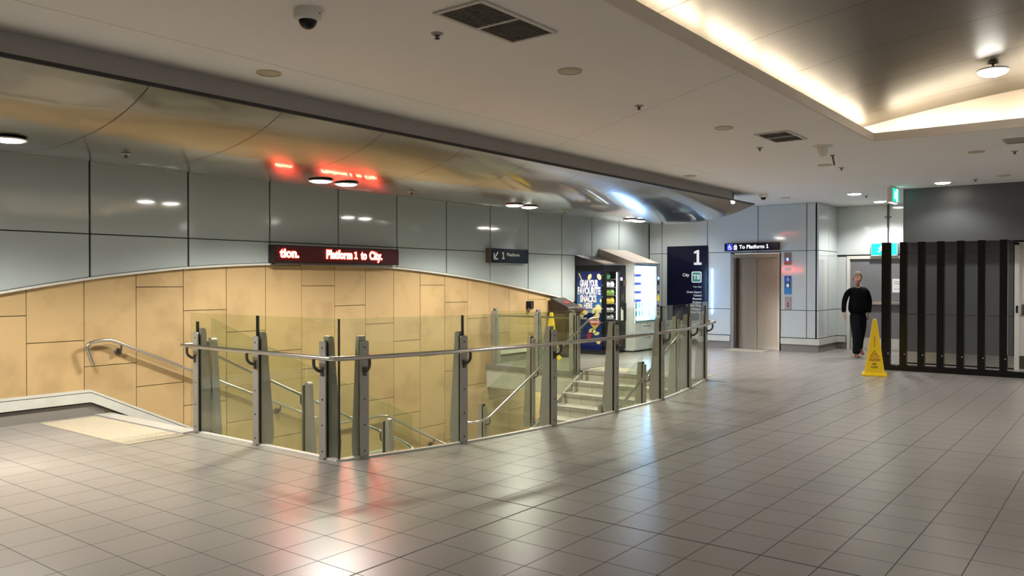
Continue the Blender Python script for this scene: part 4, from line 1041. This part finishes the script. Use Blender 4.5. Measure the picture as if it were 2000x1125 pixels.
# base beam is trimmed to the part that carries slats plus the opening to its right
# ------------------------------------------------------------------ wet floor cones
def cone(loc, rot, label, group, front=True):
    t = thing('safety_cone', label, 'safety cone', loc, rot, group)
    m = MB(); H = 0.95
    def ring(w, z): return [(-w, -w, z), (w, -w, z), (w, w, z), (-w, w, z)]
    R_ = [ring(0.155, 0.05), ring(0.036, H - 0.03), ring(0.026, H)]
    vs = sum(R_, [])
    fs = [(i, (i+1) % 4, 4+(i+1) % 4, 4+i) for i in range(4)] + [(4+i, 4+(i+1) % 4, 8+(i+1) % 4, 8+i) for i in range(4)] + [(8, 9, 10, 11)]
    m.add(vs, fs); obj('body', m, M['yellow'], t, bevel=0.008)
    b = MB(); vs = ring(0.195, 0.0) + ring(0.195, 0.022) + ring(0.165, 0.055)
    b.add(vs, [(3, 2, 1, 0)] + [(i, (i+1) % 4, 4+(i+1) % 4, 4+i) for i in range(4)] + [(4+i, 4+(i+1) % 4, 8+(i+1) % 4, 8+i) for i in range(4)] + [(8, 9, 10, 11)])
    obj('base', b, M['yellow'], t, bevel=0.006)
    # print on two faces; faces lean: use a tilted up vector
    th = math.atan2(0.119, H - 0.08); up = Vector((0, math.sin(th), math.cos(th)))
    def face(rot_):
        red, blk = MB(), MB()
        Rm = Matrix.Rotation(rot_, 3, 'Z'); r = Rm @ Vector((1, 0, 0)); u = Rm @ up; o = Rm @ (Vector((0, -0.155, 0.05)) + Vector((0, -0.002, 0)))
        text_mb('CAUTION', o + u*0.205, r, u, 0.042, width=0.17, align='center', bold=0.02, depth=0.002, mb=red)
        text_mb('WET', o + u*0.135, r, u, 0.032, width=0.07, align='center', bold=0.02, depth=0.002, mb=blk)
        text_mb('FLOOR', o + u*0.085, r, u, 0.032, width=0.10, align='center', bold=0.02, depth=0.002, mb=blk)
        for (x0, y0, x1, y1) in ((-0.065, 0.27, 0.065, 0.27), (0.065, 0.27, 0, 0.375), (0, 0.375, -0.065, 0.27), (0, 0.44, 0, 0.62), (-0.02, 0.285, 0.01, 0.33), (0.01, 0.33, 0.03, 0.29)):
            d = Vector((x1-x0, y1-y0)).normalized(); n = Vector((-d.y, d.x))*0.004
            flat(red, [(x0-n.x, y0-n.y), (x1-n.x, y1-n.y), (x1+n.x, y1+n.y), (x0+n.x, y0+n.y)], o, r, u, 0.002)
        obj('red_print', red, M['redprint'], t, recalc=False); obj('black_print', blk, M['blackprint'], t, recalc=False)
    face(0); face(-PI/2)
    if not front: pass
    return t
# the near one faces the camera
cone((14.62, 3.52, 0), math.radians(-76 - 0), 'yellow wet floor cone standing beside the black slatted screen', None)
cone((13.60, 9.46, 0), math.radians(-62), 'yellow wet floor cone standing by the wall beside the litter bin', None)

# ------------------------------------------------------------------ litter bin
bn = thing('litter_bin', 'steel litter bin with black sloping lid between cone and snack machine', 'bin', (14.30, 9.56, 0))
bn.rotation_euler = (0, 0, 0)
def bb(m, a, b, mi=0): return m.box(a, b, mi)
obj('body', MB().box((-0.26, -0.20, 0.08), (0.22, 0.20, 0.94)), mat('bin_dark', (0.055, 0.045, 0.035), 0.4), bn, bevel=0.01)
obj('panel', MB().box((-0.22, -0.212, 0.12), (0.18, -0.20, 0.90)), mat('bin_steel', (0.34, 0.36, 0.34), 0.25, 1.0, var=0.25, scale=5), bn)
obj('panel', MB().box((-0.272, -0.17, 0.12), (-0.26, 0.17, 0.90)), mat('bin_bronze', (0.20, 0.16, 0.11), 0.3, 0.9, var=0.2, scale=5), bn)
obj('plinth', MB().box((-0.24, -0.18, 0), (0.20, 0.18, 0.08)), M['black'], bn)
m = MB().prism([(-0.24, 0.94), (0.22, 0.94), (0.22, 1.24), (-0.20, 1.06), (-0.24, 1.02)], 'x', -0.28, 0.24)
ld_ = obj('lid', m, mat('bin_lid', (0.045, 0.035, 0.03), 0.35), bn, bevel=0.012)
obj('lid_bar', MB().cyl((-0.26, -0.235, 1.03), (0.22, -0.235, 1.03), 0.022), M['brightsteel'], ld_)
m = MB(); up = Vector((0, 0.42, 0.18)).normalized(); flat(m, ell(0, 0.2, 0.10, 0.06, 14), Vector((-0.02, -0.20, 1.062)), (1, 0, 0), up, 0.004); obj('red_sticker', m, mat('bin_red', (0.35, 0.04, 0.02), 0.4), ld_)
for z in (0.3, 0.62, 0.85):
    obj('rivet', MB().lathe([(0.012, 0), (0.0001, -0.006)], (-0.17, -0.212, z), 8, axis='y'), M['brightsteel'], bn)
    obj('rivet', MB().lathe([(0.012, 0), (0.0001, -0.006)], (0.13, -0.212, z), 8, axis='y'), M['brightsteel'], bn)
ic = thing('door_station', 'small dark intercom unit on the sandstone wall above the litter bin', 'intercom', (13.36, YW - 0.0, 1.08))
obj('backplate', MB().box((-0.11, -0.03, -0.05), (0.11, 0, 0.10)), M['black'], ic)
obj('handset', MB().box((-0.02, -0.06, -0.06), (0.05, -0.03, 0.07)), M['bolt'], ic, bevel=0.006)
obj('lever', MB().box((-0.10, -0.05, -0.13), (-0.04, -0.03, -0.04)), mat('lever_brown', (0.10, 0.06, 0.03), 0.4), ic, bevel=0.006)

# ------------------------------------------------------------------ snack vending machine
vm = thing('snack_machine', 'black snack vending machine with blue crisp poster on its side', 'vending machine', (14.98, 9.03, 0))
W1, D1, H1 = 0.90, 0.76, 1.93
b = MB()
b.box((0, 0.03, 0.06), (W1, D1, 0.62)).box((0, 0.03, 1.80), (W1, D1, H1)).box((0, 0.03, 0.62), (0.07, D1, 1.80)).box((0.62, 0.03, 0.62), (W1, D1, 1.80)).box((0.07, 0.55, 0.62), (0.62, D1, 1.80))
obj('cabinet', b, M['black'], vm)
obj('feet', MB().box((0.04, 0.08, 0), (W1-0.04, D1-0.05, 0.06)), M['gap'], vm)
b = MB().prism([(-0.0, H1), (D1, H1), (D1, 2.16), (0.0, H1 + 0.01)], 'x', -0.01, W1 + 0.01)
hd_ = obj('hood', b, mat('hood_black', (0.03, 0.028, 0.028), 0.35), vm)
m = MB(); flat(m, [(0.15, 0.12), (0.62, 0.12), (0.66, 0.40), (0.12, 0.40)], Vector((0, 0.0, H1 + 0.012)), (1, 0, 0), Vector((0, D1, 0.215)).normalized(), 0.003); obj('hood_sticker', m, mat('hood_sticker', (0.40, 0.30, 0.24), 0.6, var=0.3, scale=20), hd_)
b = MB(); b.box((0, 0, 0.10), (W1, 0.03, 0.72)).box((0, 0, 1.80), (W1, 0.03, H1)).box((0, 0, 0.72), (0.08, 0.03, 1.80)).box((0.60, 0, 0.72), (W1, 0.03, 1.80))
dr_ = obj('door', b, M['black'], vm, bevel=0.004)
obj('window', MB().box((0.08, 0.012, 0.72), (0.60, 0.018, 1.80)), M['clear'], dr_)
obj('delivery_flap', MB().box((0.12, -0.006, 0.46), (0.55, 0, 0.62)), mat('flap_grey', (0.10, 0.10, 0.10), 0.3), dr_)
obj('window_frame', MB().box((0.585, -0.004, 0.72), (0.60, 0.0, 1.80)).box((0.07, -0.004, 0.71), (0.60, 0.0, 0.72)), M['brightsteel'], dr_)
m = MB(); flat(m, [(0.0, 0.10), (0.52, 0.10), (0.52, 0.44), (0.0, 0.44)], (0.06, -0.001, 0), XR, ZU, 0.002); q = obj('lower_poster', m, M['royal'], dr_)
# key panel on the right of the door
for nm, x0, z0, x1, z1, mm in (('screen', 0.66, 1.60, 0.74, 1.67, mat('purple_screen', (0.1, 0.05, 0.3), 0.3, emis=(0.5, 0.4, 1), estr=1.2)), ('card_reader', 0.76, 1.48, 0.88, 1.62, M['liftdark']), ('keypad', 0.68, 1.15, 0.80, 1.30, M['iron']), ('coin_slot', 0.70, 0.95, 0.80, 1.02, M['iron']), ('price_label', 0.68, 0.72, 0.78, 1.0, M['paper']), ('handle', 0.84, 0.70, 0.89, 1.1, M['rubber'])):
    obj(nm, MB().box((x0, -0.02 if nm in ('card_reader', 'handle') else -0.006, z0), (x1, 0, z1)), mm, vm)
obj('light_tube', MB().box((0.565, 0.03, 0.74), (0.58, 0.05, 1.78)), glow('machine_tube', (0.9, 0.95, 1.0), 3.5), vm)
shelves = [0.74, 0.90, 1.08, 1.26, 1.44, 1.62]
for z in shelves: obj('shelf', MB().box((0.075, 0.05, z), (0.56, 0.5, z + 0.018)), mat('shelf_dark', (0.05, 0.05, 0.055), 0.4), vm)
for z in (1.71, 1.5, 1.25, 1.0, 0.7): obj('rivet', MB().lathe([(0.012, 0), (0.0001, -0.005)], (-0.0005, 0.06, z), 8, axis='x'), M['brightsteel'], vm)
# side poster: local frame on the side facing -X: right = -Y
po = obj('side_poster', flat(MB(), [(0.03, 0.10), (0.66, 0.10), (0.66, 1.80), (0.03, 1.80)], (0.0, D1, 0), RY, ZU, 0.002), None, vm) if False else None
pm, nt2, N2, L2, P2 = new_mat('poster_blue')
g2 = N2.new('ShaderNodeTexCoord'); s2 = N2.new('ShaderNodeSeparateXYZ'); L2.new(g2.outputs['Object'], s2.inputs[0])
mr2 = N2.new('ShaderNodeMapRange'); L2.new(s2.outputs[2], mr2.inputs[0]); mr2.inputs[1].default_value = 0.1; mr2.inputs[2].default_value = 1.8
cr2 = N2.new('ShaderNodeValToRGB'); L2.new(mr2.outputs[0], cr2.inputs[0]); e = cr2.color_ramp.elements
e[0].position = 0.0; e[0].color = (0.005, 0.01, 0.12, 1); e[1].position = 1.0; e[1].color = (0.003, 0.006, 0.07, 1)
for ps_, cl in ((0.28, (0.01, 0.06, 0.28, 1)), (0.42, (0.006, 0.02, 0.16, 1)), (0.47, (0.01, 0.02, 0.16, 1)), (0.475, (0.45, 0.62, 0.75, 1)), (0.56, (0.08, 0.30, 0.62, 1)), (0.75, (0.01, 0.10, 0.42, 1)), (0.88, (0.006, 0.02, 0.22, 1))):
    q = e.new(ps_); q.color = (cl[0]*0.6, cl[1]*0.6, cl[2]*0.6, 1)
L2.new(cr2.outputs[0], P2.inputs['Base Color']); P2.inputs['Roughness'].default_value = 0.35
poster = obj('side_poster', flat(MB(), [(0.03, 0.10), (0.66, 0.10), (0.66, 1.80), (0.03, 1.80)], (-0.0005, D1 - 0.02, 0), RY, ZU, 0.002), pm, vm)
O_ = (-0.003, D1 - 0.02, 0)
wm, sh_ = MB(), MB()
for body, z, w, h in (('GRAB YOUR', 1.475, 0.46, 0.14), ('FAVOURITE', 1.305, 0.58, 0.155), ('SNACKS', 1.135, 0.42, 0.15), ('HERE', 1.0, 0.22, 0.115)):
    c = 0.345 + (-0.02 if body in ('SNACKS', 'HERE') else 0)
    R_ = Vector((0, -math.cos(0.10), math.sin(0.10))); U_ = Vector((0, math.sin(0.10), math.cos(0.10)))
    R_ = Vector((0, -1, 0)); U_ = Vector((0, 0, 1))
    text_mb(body, (O_[0] - 0.002, O_[1] - c, z), R_, U_, h, width=w, align='center', bold=0.045, depth=0.003, mb=wm)
    text_mb(body, (O_[0], O_[1] - c - 0.012, z - 0.012), R_, U_, h, width=w, align='center', bold=0.055, depth=0.0015, mb=sh_)
obj('poster_lettering', wm, M['white'], poster, recalc=False); obj('lettering_shadow', sh_, M['royal'], poster, recalc=False)
chm = mat('crisp_yellow', (0.85, 0.70, 0.32), 0.6, var=0.25, scale=25)
cm_ = MB()
for cx_, cy_, rx, ry, ro in ((0.36, 1.68, 0.045, 0.07, -0.5), (0.60, 1.68, 0.05, 0.07, 0.5), (0.58, 1.0, 0.075, 0.09, 0.3), (0.46, 0.95, 0.04, 0.07, -0.4), (0.56, 0.86, 0.05, 0.06, 0.7), (0.10, 1.03, 0.075, 0.06, 0.2), (0.22, 0.90, 0.10, 0.05, 0.1), (0.14, 0.83, 0.08, 0.05, 0.4), (0.40, 0.52, 0.07, 0.04, 0.5), (0.47, 0.50, 0.06, 0.04, -0.4), (0.54, 0.46, 0.07, 0.035, 0.2), (0.58, 0.30, 0.06, 0.07, 0.3), (0.64, 1.17, 0.02, 0.04, 0)):
    obj('crisp', flat(MB(), ell(cx_, cy_, rx, ry, 14, ro), O_, RY, ZU, 0.0015), chm, poster)
for k in range(5): flat(cm_, [(0.07 + 0.02*k, 1.76 - 0.04*k), (0.10 + 0.02*k, 1.76 - 0.04*k), (0.12 + 0.018*k, 1.71 - 0.04*k), (0.10 + 0.018*k, 1.71 - 0.04*k)], O_, RY, ZU, 0.001)
obj('crisp', cm_, chm, poster)
def diamond(m, cx, cy, a, b_, lift): flat(m, [(cx, cy - b_), (cx + a, cy), (cx, cy + b_), (cx - a, cy)], (O_[0] - lift, O_[1], 0), RY, ZU, 0.0012)
m = MB(); diamond(m, 0.49, 0.70, 0.155, 0.17, 0.0); obj('logo_border', m, mat('logo_gold', (0.55, 0.42, 0.15), 0.4), poster)
m = MB(); diamond(m, 0.49, 0.70, 0.14, 0.152, 0.0013); obj('logo_ground', m, mat('logo_yellow', (0.62, 0.46, 0.08), 0.4), poster)
m = MB(); flat(m, [(0.36, 0.67), (0.49, 0.635), (0.62, 0.67), (0.62, 0.735), (0.49, 0.77), (0.36, 0.735)], (O_[0] - 0.0027, O_[1], 0), RY, ZU, 0.0012); obj('logo_band', m, mat('logo_red', (0.50, 0.02, 0.02), 0.4), poster)
obj('logo_lettering', text_mb("SMITH'S", (O_[0] - 0.0041, O_[1] - 0.49, 0.68), RY, ZU, 0.055, width=0.22, align='center', bold=0.03, depth=0.001), M['white'], poster, recalc=False)
m = MB(); flat(m, [(0.06, 0.86), (0.10, 0.86), (0.24, 0.97), (0.20, 1.0)], (O_[0] - 0.0016, O_[1], 0), RY, ZU, 0.001); flat(m, [(0.30, 0.33), (0.39, 0.33), (0.39, 0.50), (0.30, 0.46)], (O_[0], O_[1], 0), RY, ZU, 0.001); obj('red_packet', m, mat('packet_red', (0.45, 0.02, 0.02), 0.4), poster)
lt = MB()
for body, z, w in (('FAVOURITE', 0.36, 0.24), ('SNACKS', 0.29, 0.20), ('HERE', 0.22, 0.12)): text_mb(body, (0.34, -0.0035, z), XR, ZU, 0.055, width=w, align='center', bold=0.04, depth=0.001, mb=lt)
obj('lower_lettering', lt, M['white'], vm, recalc=False)
# snacks on the shelves
SC = [((0.05, 0.28, 0.10), 'green'), ((0.70, 0.70, 0.72), 'silver'), ((0.20, 0.34, 0.05), 'olive'), ((0.75, 0.55, 0.05), 'yellow'), ((0.55, 0.55, 0.57), 'grey'), ((0.60, 0.62, 0.65), 'white')]
pk = MB().add([(-0.06, -0.02, 0), (0.06, -0.02, 0), (0.06, 0.02, 0), (-0.06, 0.02, 0), (-0.065, -0.035, 0.06), (0.065, -0.035, 0.06), (0.065, 0.035, 0.06), (-0.065, 0.035, 0.06), (-0.055, -0.004, 0.135), (0.055, -0.004, 0.135), (0.055, 0.004, 0.135), (-0.055, 0.004, 0.135)],
              [(3, 2, 1, 0), (0, 1, 5, 4), (1, 2, 6, 5), (2, 3, 7, 6), (3, 0, 4, 7), (4, 5, 9, 8), (5, 6, 10, 9), (6, 7, 11, 10), (7, 4, 8, 11), (8, 9, 10, 11)])
cols = {n_: mat('packet_' + n_, c, 0.3, var=0.25, scale=20) for c, n_ in SC}
order = [5, 4, 3, 2, 1, 0]
rows = ['bottom', 'second lowest', 'third lowest', 'third highest', 'second highest', 'top']
pos_ = ['left', 'middle', 'right']
for i_, z in enumerate(shelves):
    me = recalc(pk.mesh('snack_packet')); me.materials.append(cols[SC[order[i_]][1]])
    for j in range(3):
        if i_ == 5 and j > 1: continue
        o = bpy.data.objects.new('snack_packet', me); C.objects.link(o); o.location = (14.98 + 0.15 + 0.16*j, 9.03 + 0.12, z + 0.018); o.rotation_euler = (0, 0, random.uniform(-0.2, 0.2))
        if i_ < 2: o.scale = (0.9, 1, 0.72)
        tag(o, '%s snack packet at the %s of the %s shelf in the snack machine' % (SC[order[i_]][1], pos_[j], rows[i_]), 'snack packet', 'snack packets in the black machine')

# ------------------------------------------------------------------ drinks machine
dm = thing('drinks_machine', 'pale drinks vending machine with a glaring white lit front', 'vending machine', (15.97, 8.86, 0))
W2, D2, H2 = 1.22, 0.92, 1.98
wp = mat('machine_pale', (0.52, 0.54, 0.52), 0.35)
b = MB(); b.box((0, 0.03, 0.03), (W2, D2, 0.66)).box((0, 0.03, 1.93), (W2, D2, H2)).box((0, 0.03, 0.66), (0.06, D2, 1.93)).box((1.02, 0.03, 0.66), (W2, D2, 1.93)).box((0.06, 0.40, 0.66), (1.02, D2, 1.93))
obj('cabinet', b, wp, dm)
obj('hood', MB().prism([(0.0, H2), (D2, H2), (D2, 2.33), (0.0, H2 + 0.02)], 'x', -0.01, W2 + 0.01), mat('hood_cream', (0.42, 0.37, 0.31), 0.5), dm)
b = MB(); b.box((0.02, 0, 0.05), (W2, 0.03, 0.66)).box((1.04, 0, 0.66), (W2, 0.03, 1.97))
obj('door', b, wp, dm, bevel=0.004)
b = MB(); b.box((0.03, -0.012, 0.66), (0.06, 0.0, 1.97)).box((1.02, -0.012, 0.66), (1.05, 0.0, 1.97)).box((0.06, -0.012, 0.66), (1.02, 0.0, 0.70)).box((0.06, -0.012, 1.93), (1.02, 0.0, 1.97))
obj('window_frame', b, mat('frame_teal_grey', (0.16, 0.24, 0.25), 0.4), dm, bevel=0.003)
obj('window', MB().box((0.06, 0.002, 0.70), (1.02, 0.006, 1.93)), M['clear'], dm)
obj('light_panel', MB().box((0.07, 0.38, 0.69), (1.01, 0.395, 1.92)), glow('drinks_backlight', (0.48, 0.72, 1.0), 9.0), dm)
obj('light_tube', MB().box((0.62, 0.008, 0.72), (0.645, 0.030, 1.90)), glow('drinks_tube', (0.22, 0.48, 1.0), 75), dm)
for k, z in enumerate((0.80, 0.98, 1.17, 1.36, 1.55, 1.74)):
    obj('shelf', MB().box((0.07, 0.05, z - 0.012), (0.96, 0.36, z)), M['white'], dm)
    if k > 1: obj('price_strip', MB().box((0.07, 0.03, z - 0.055), (0.36, 0.05, z + 0.01)), mat('strip_blue', (0.01, 0.03, 0.35), 0.4, emis=(0.02, 0.05, 0.6), estr=0.4), dm)
for z, w in ((0.56, 0.35), (0.30, 0.35)): obj('slot', MB().box((0.40, -0.003, z), (0.40 + w, 0, z + 0.015)), M['gap'], dm)
obj('lock', MB().box((0.54, -0.004, 0.62), (0.60, 0, 0.635)), M['gap'], dm)
for nm, z0, z1, mm in (('display', 1.50, 1.60, M['black']), ('coin_slot', 1.30, 1.36, M['black']), ('card_reader', 1.13, 1.26, M['yellow']), ('keypad', 0.98, 1.04, M['iron']), ('button', 0.90, 0.93, M['iron']), ('return_slot', 0.80, 0.86, M['iron'])):
    obj(nm, MB().box((1.09, -0.03 if nm == 'card_reader' else -0.008, z0), (1.16, 0, z1)), mm, dm)
obj('status_light', MB().box((1.10, -0.006, 1.63), (1.15, 0, 1.68)), glow('status_blue', (0.1, 0.4, 1), 5), dm)
bt = MB().lathe([(0.028, 0), (0.03, 0.01), (0.03, 0.09), (0.012, 0.125), (0.012, 0.145), (0.0001, 0.147)], (0, 0, 0), 12)
bme = recalc(bt.mesh('drink_bottle'))
bme.materials.append(mat('bottle_aqua', (0.30, 0.62, 0.72), 0.15, var=0.1))
nm6 = ['far left', 'second from left', 'third from left', 'third from right', 'second from right', 'far right']
for k, z in enumerate((0.80, 0.98)):
    for j in range(6):
        o = bpy.data.objects.new('drink_bottle', bme); C.objects.link(o); o.location = (15.97 + 0.14 + 0.145*j, 8.86 + 0.12, z)
        tag(o, 'pale aqua drink bottle, %s on the %s shelf of the drinks machine' % (nm6[j], ('bottom', 'second lowest')[k]), 'bottle', 'bottles in the lit drinks machine')

# ------------------------------------------------------------------ the walking man
def skin(name, chains, mats, parent, sub=2, extra=None):
    """chains: list of lists of (u, w, z, rx, ry); first point of later chains may reference ('@', chain, idx)"""
    vs, es, rad, idx = [], [], [], {}
    for ci, ch in enumerate(chains):
        prev = None
        for pi, p in enumerate(ch):
            if p[0] == '@': cur = idx[(p[1], p[2])]
            else:
                cur = len(vs); vs.append(Vector(p[:3])); rad.append((p[3], p[4] if len(p) > 4 else p[3]))
            idx[(ci, pi)] = cur
            if prev is not None: es.append((prev, cur))
            prev = cur
    me = bpy.data.meshes.new(name); me.from_pydata(vs, es, [])
    o = bpy.data.objects.new(name, me); C.objects.link(o)
    md = o.modifiers.new('skin', 'SKIN'); md.use_smooth_shade = True; md.branch_smoothing = 0.6
    for i, r in enumerate(rad):
        me.skin_vertices[0].data[i].radius = r; me.skin_vertices[0].data[i].use_root = (i == 0)
    s = o.modifiers.new('sub', 'SUBSURF'); s.levels = sub; s.render_levels = sub
    bpy.context.view_layer.update()
    m2 = bpy.data.meshes.new_from_object(o.evaluated_get(bpy.context.evaluated_depsgraph_get())); m2.name = name
    bpy.data.objects.remove(o)
    for p in m2.polygons: p.use_smooth = True
    m2.materials.clear()
    for m in mats: m2.materials.append(m)
    n = bpy.data.objects.new(name, m2); C.objects.link(n)
    if parent: n.parent = parent
    return n
# local frame: +x = image right (his left), -y = towards the camera, z up
man = thing('person', 'man in black jumper and dark trousers walking past the grey door', 'person', (17.90, 4.64, 0), math.atan2(-math.cos(YAW), math.sin(YAW)) + 0.0)
skinm = mat('skin', (0.55, 0.30, 0.215), 0.55, var=0.08, scale=20)
hairm = mat('greying_hair', (0.21, 0.165, 0.115), 0.8, var=0.2, scale=60)
knit = mat('black_knit', (0.004, 0.004, 0.0045), 0.95, bump=0.2, bscale=200, spec=0.1)
trou = mat('dark_trouser_cloth', (0.006, 0.0065, 0.008), 0.95, spec=0.15)
shoe = mat('tan_leather', (0.20, 0.075, 0.025), 0.4); shoe2 = mat('sole_dark', (0.03, 0.015, 0.01), 0.5)
coll = mat('collar_cloth', (0.42, 0.36, 0.28), 0.8)
body = [
    [(0.0, 0.0, 0.92, 0.13, 0.10), (0.0, 0.0, 1.12, 0.13, 0.10), (-0.01, 0.0, 1.34, 0.11, 0.08), (-0.02, -0.005, 1.46, 0.065, 0.06), (-0.035, -0.015, 1.54, 0.060, 0.060), (-0.04, -0.035, 1.60, 0.078, 0.088), (-0.04, -0.04, 1.67, 0.092, 0.100), (-0.04, -0.035, 1.74, 0.088, 0.095), (-0.04, -0.035, 1.785, 0.05, 0.06)],
    [('@', 0, 2), (-0.15, 0.0, 1.40, 0.04), (-0.215, 0.01, 1.34, 0.038), (-0.278, 0.03, 1.17, 0.034), (-0.30, -0.01, 0.96, 0.030), (-0.305, -0.015, 0.90, 0.020, 0.030), (-0.305, -0.02, 0.865, 0.018, 0.034)],
    [('@', 0, 2), (0.13, 0.0, 1.41, 0.04), (0.19, 0.01, 1.34, 0.038), (0.265, 0.06, 1.17, 0.034), (0.235, 0.02, 0.96, 0.030), (0.22, 0.0, 0.90, 0.02, 0.030), (0.215, -0.01, 0.865, 0.018, 0.033)],
    [('@', 0, 0), (-0.085, -0.02, 0.86, 0.085), (-0.085, -0.14, 0.52, 0.055), (-0.095, -0.15, 0.13, 0.036), (-0.10, -0.15, 0.07, 0.030)],
    [('@', 0, 0), (0.085, 0.02, 0.86, 0.085), (0.105, 0.08, 0.51, 0.055), (0.165, 0.32, 0.22, 0.036), (0.17, 0.325, 0.16, 0.030)],
]
# fingers and thumbs, each a tapered chain
for ci, sx, x0, y0 in ((1, -1, -0.305, -0.02), (2, 1, 0.215, -0.01)):
    for k, (dx, ln_, bend) in enumerate(((-0.024, 0.070, 0.010), (-0.008, 0.078, 0.014), (0.008, 0.072, 0.018), (0.023, 0.058, 0.022))):
        body.append([('@', ci, 6), (x0 - sx*0.004, y0 + dx, 0.835, 0.0095), (x0 - sx*(0.008 + bend*0.4), y0 + dx - 0.004, 0.835 - ln_*0.5, 0.0085), (x0 - sx*(0.014 + bend*1.5), y0 + dx - 0.004, 0.835 - ln_*0.92, 0.0065)])
    body.append([('@', ci, 5), (x0 - sx*0.012, y0 - 0.036, 0.875, 0.011), (x0 - sx*0.022, y0 - 0.044, 0.845, 0.009), (x0 - sx*0.028, y0 - 0.044, 0.822, 0.007)])
bo = skin('body', body, [skinm], man, sub=3)
HC = Vector((-0.04, -0.055, 1.660))
for v in bo.data.vertices:
    z = v.co.z
    if z > 1.515 and abs(v.co.x + 0.04) < 0.2:
        w = min(1, max(0, (z - 1.52) / 0.05)); w = w*w*(3 - 2*w)
        d = v.co - HC; n = d.normalized()
        c = 0.128 if n.z > 0 else 0.128
        a = 0.086; b = 0.104
        if n.z < 0: a *= 1 + 0.10*n.z
        R_ = 1 / math.sqrt((n.x/a)**2 + (n.y/b)**2 + (n.z/c)**2)
        if n.y < 0 and n.z < -0.3: R_ *= 1 + 0.10 * (-n.y)
        v.co = v.co.lerp(HC + n * R_, w)
bo.data.update()
# face parts share the head position
hx, hy, hz = -0.04, -0.058, 1.648
fm = MB()
fm.lathe([(0.0001, 0.018), (0.006, 0.012), (0.009, 0.0), (0.0001, -0.008)], (hx, hy - 0.110, hz - 0.012), 8)
fm.prism([(hx - 0.013, hz - 0.035), (hx + 0.013, hz - 0.035), (hx + 0.005, hz + 0.02), (hx - 0.005, hz + 0.02)], 'y', hy - 0.118, hy - 0.08)
obj('nose', fm, skinm, man, bevel=0.003)
for s in (-1, 1):
    obj('eye', MB().lathe([(0.0001, 0.010), (0.008, 0.006), (0.011, 0), (0.008, -0.006), (0.0001, -0.010)], (hx + s*0.032, hy - 0.089, hz + 0.018), 10), mat('eye_dark', (0.08, 0.05, 0.04), 0.3), man)
    obj('eyebrow', MB().box((hx + s*0.016, hy - 0.103, hz + 0.038), (hx + s*0.048, hy - 0.080, hz + 0.044)), hairm, man)
    obj('ear', MB().lathe([(0.0001, 0.032), (0.012, 0.022), (0.016, 0), (0.010, -0.02), (0.0001, -0.028)], (hx + s*0.088, hy + 0.005, hz - 0.005), 10), skinm, man)
obj('mouth', MB().box((hx - 0.026, hy - 0.098, hz - 0.058), (hx + 0.026, hy - 0.070, hz - 0.051)), mat('lips', (0.33, 0.13, 0.10), 0.5), man)
hm = MB(); prof = []
rows_ = []
for i in range(9):
    ph = PI/2 * i / 8
    row = []
    for j in range(25):
        a = 2*PI*j/24
        front = max(0, -math.sin(a))
        low = -0.035 + 0.115*front
        zc = low + (0.152 - low) * math.sin(ph)
        r_ = math.cos(ph) ** 0.8 if i < 8 else 0.0
        row.append((hx + 0.095*r_*math.cos(a), hy + 0.010 + 0.111*r_*math.sin(a), hz + zc))
    rows_.append(row)
hm.grid(rows_); obj('hair', hm, hairm, man)
jum = [[(0.0, 0.0, 0.86, 0.20, 0.155), (0.0, -0.01, 1.05, 0.225, 0.185), (0.0, -0.005, 1.25, 0.215, 0.165), (-0.01, 0.0, 1.39, 0.16, 0.115), (-0.02, -0.003, 1.465, 0.085, 0.078)],
       [('@', 0, 3), (-0.15, 0.0, 1.405, 0.075), (-0.215, 0.01, 1.35, 0.066), (-0.275, 0.03, 1.17, 0.056), (-0.30, -0.005, 0.98, 0.047), (-0.302, -0.01, 0.925, 0.042)],
       [('@', 0, 3), (0.13, 0.0, 1.415, 0.075), (0.19, 0.01, 1.35, 0.068), (0.265, 0.06, 1.17, 0.062), (0.24, 0.025, 0.98, 0.054), (0.228, 0.012, 0.92, 0.05)]]
skin('jumper', jum, [knit], man)
tr_ = [[(0.0, 0.0, 1.02, 0.165, 0.13), (0.0, 0.0, 0.88, 0.175, 0.14)],
       [('@', 0, 1), (-0.095, -0.03, 0.78, 0.115, 0.12), (-0.088, -0.14, 0.52, 0.085, 0.09), (-0.095, -0.16, 0.25, 0.078, 0.08), (-0.10, -0.17, 0.06, 0.086, 0.088)],
       [('@', 0, 1), (0.095, 0.02, 0.78, 0.115, 0.12), (0.108, 0.08, 0.52, 0.085, 0.09), (0.145, 0.24, 0.31, 0.075, 0.078), (0.170, 0.335, 0.125, 0.078, 0.08)]]
skin('trousers', tr_, [trou], man)
sk = skin('shoe', [[(-0.10, -0.14, 0.055, 0.042, 0.05), (-0.11, -0.20, 0.048, 0.044, 0.044), (-0.128, -0.29, 0.038, 0.048, 0.034), (-0.135, -0.355, 0.030, 0.036, 0.024)]], [shoe], man)
sk2 = skin('shoe', [[(0.17, 0.335, 0.155, 0.042, 0.05), (0.175, 0.285, 0.115, 0.044, 0.044), (0.185, 0.22, 0.060, 0.048, 0.036), (0.188, 0.165, 0.034, 0.036, 0.026)]], [mat('red_brown_leather', (0.20, 0.045, 0.03), 0.4)], man)
skin('collar', [[(-0.085, -0.02, 1.50, 0.015), (-0.065, -0.072, 1.475, 0.013), (-0.022, -0.085, 1.445, 0.012), (0.022, -0.075, 1.475, 0.013), (0.045, -0.02, 1.505, 0.015), (-0.02, 0.05, 1.52, 0.015)]], [coll], man)
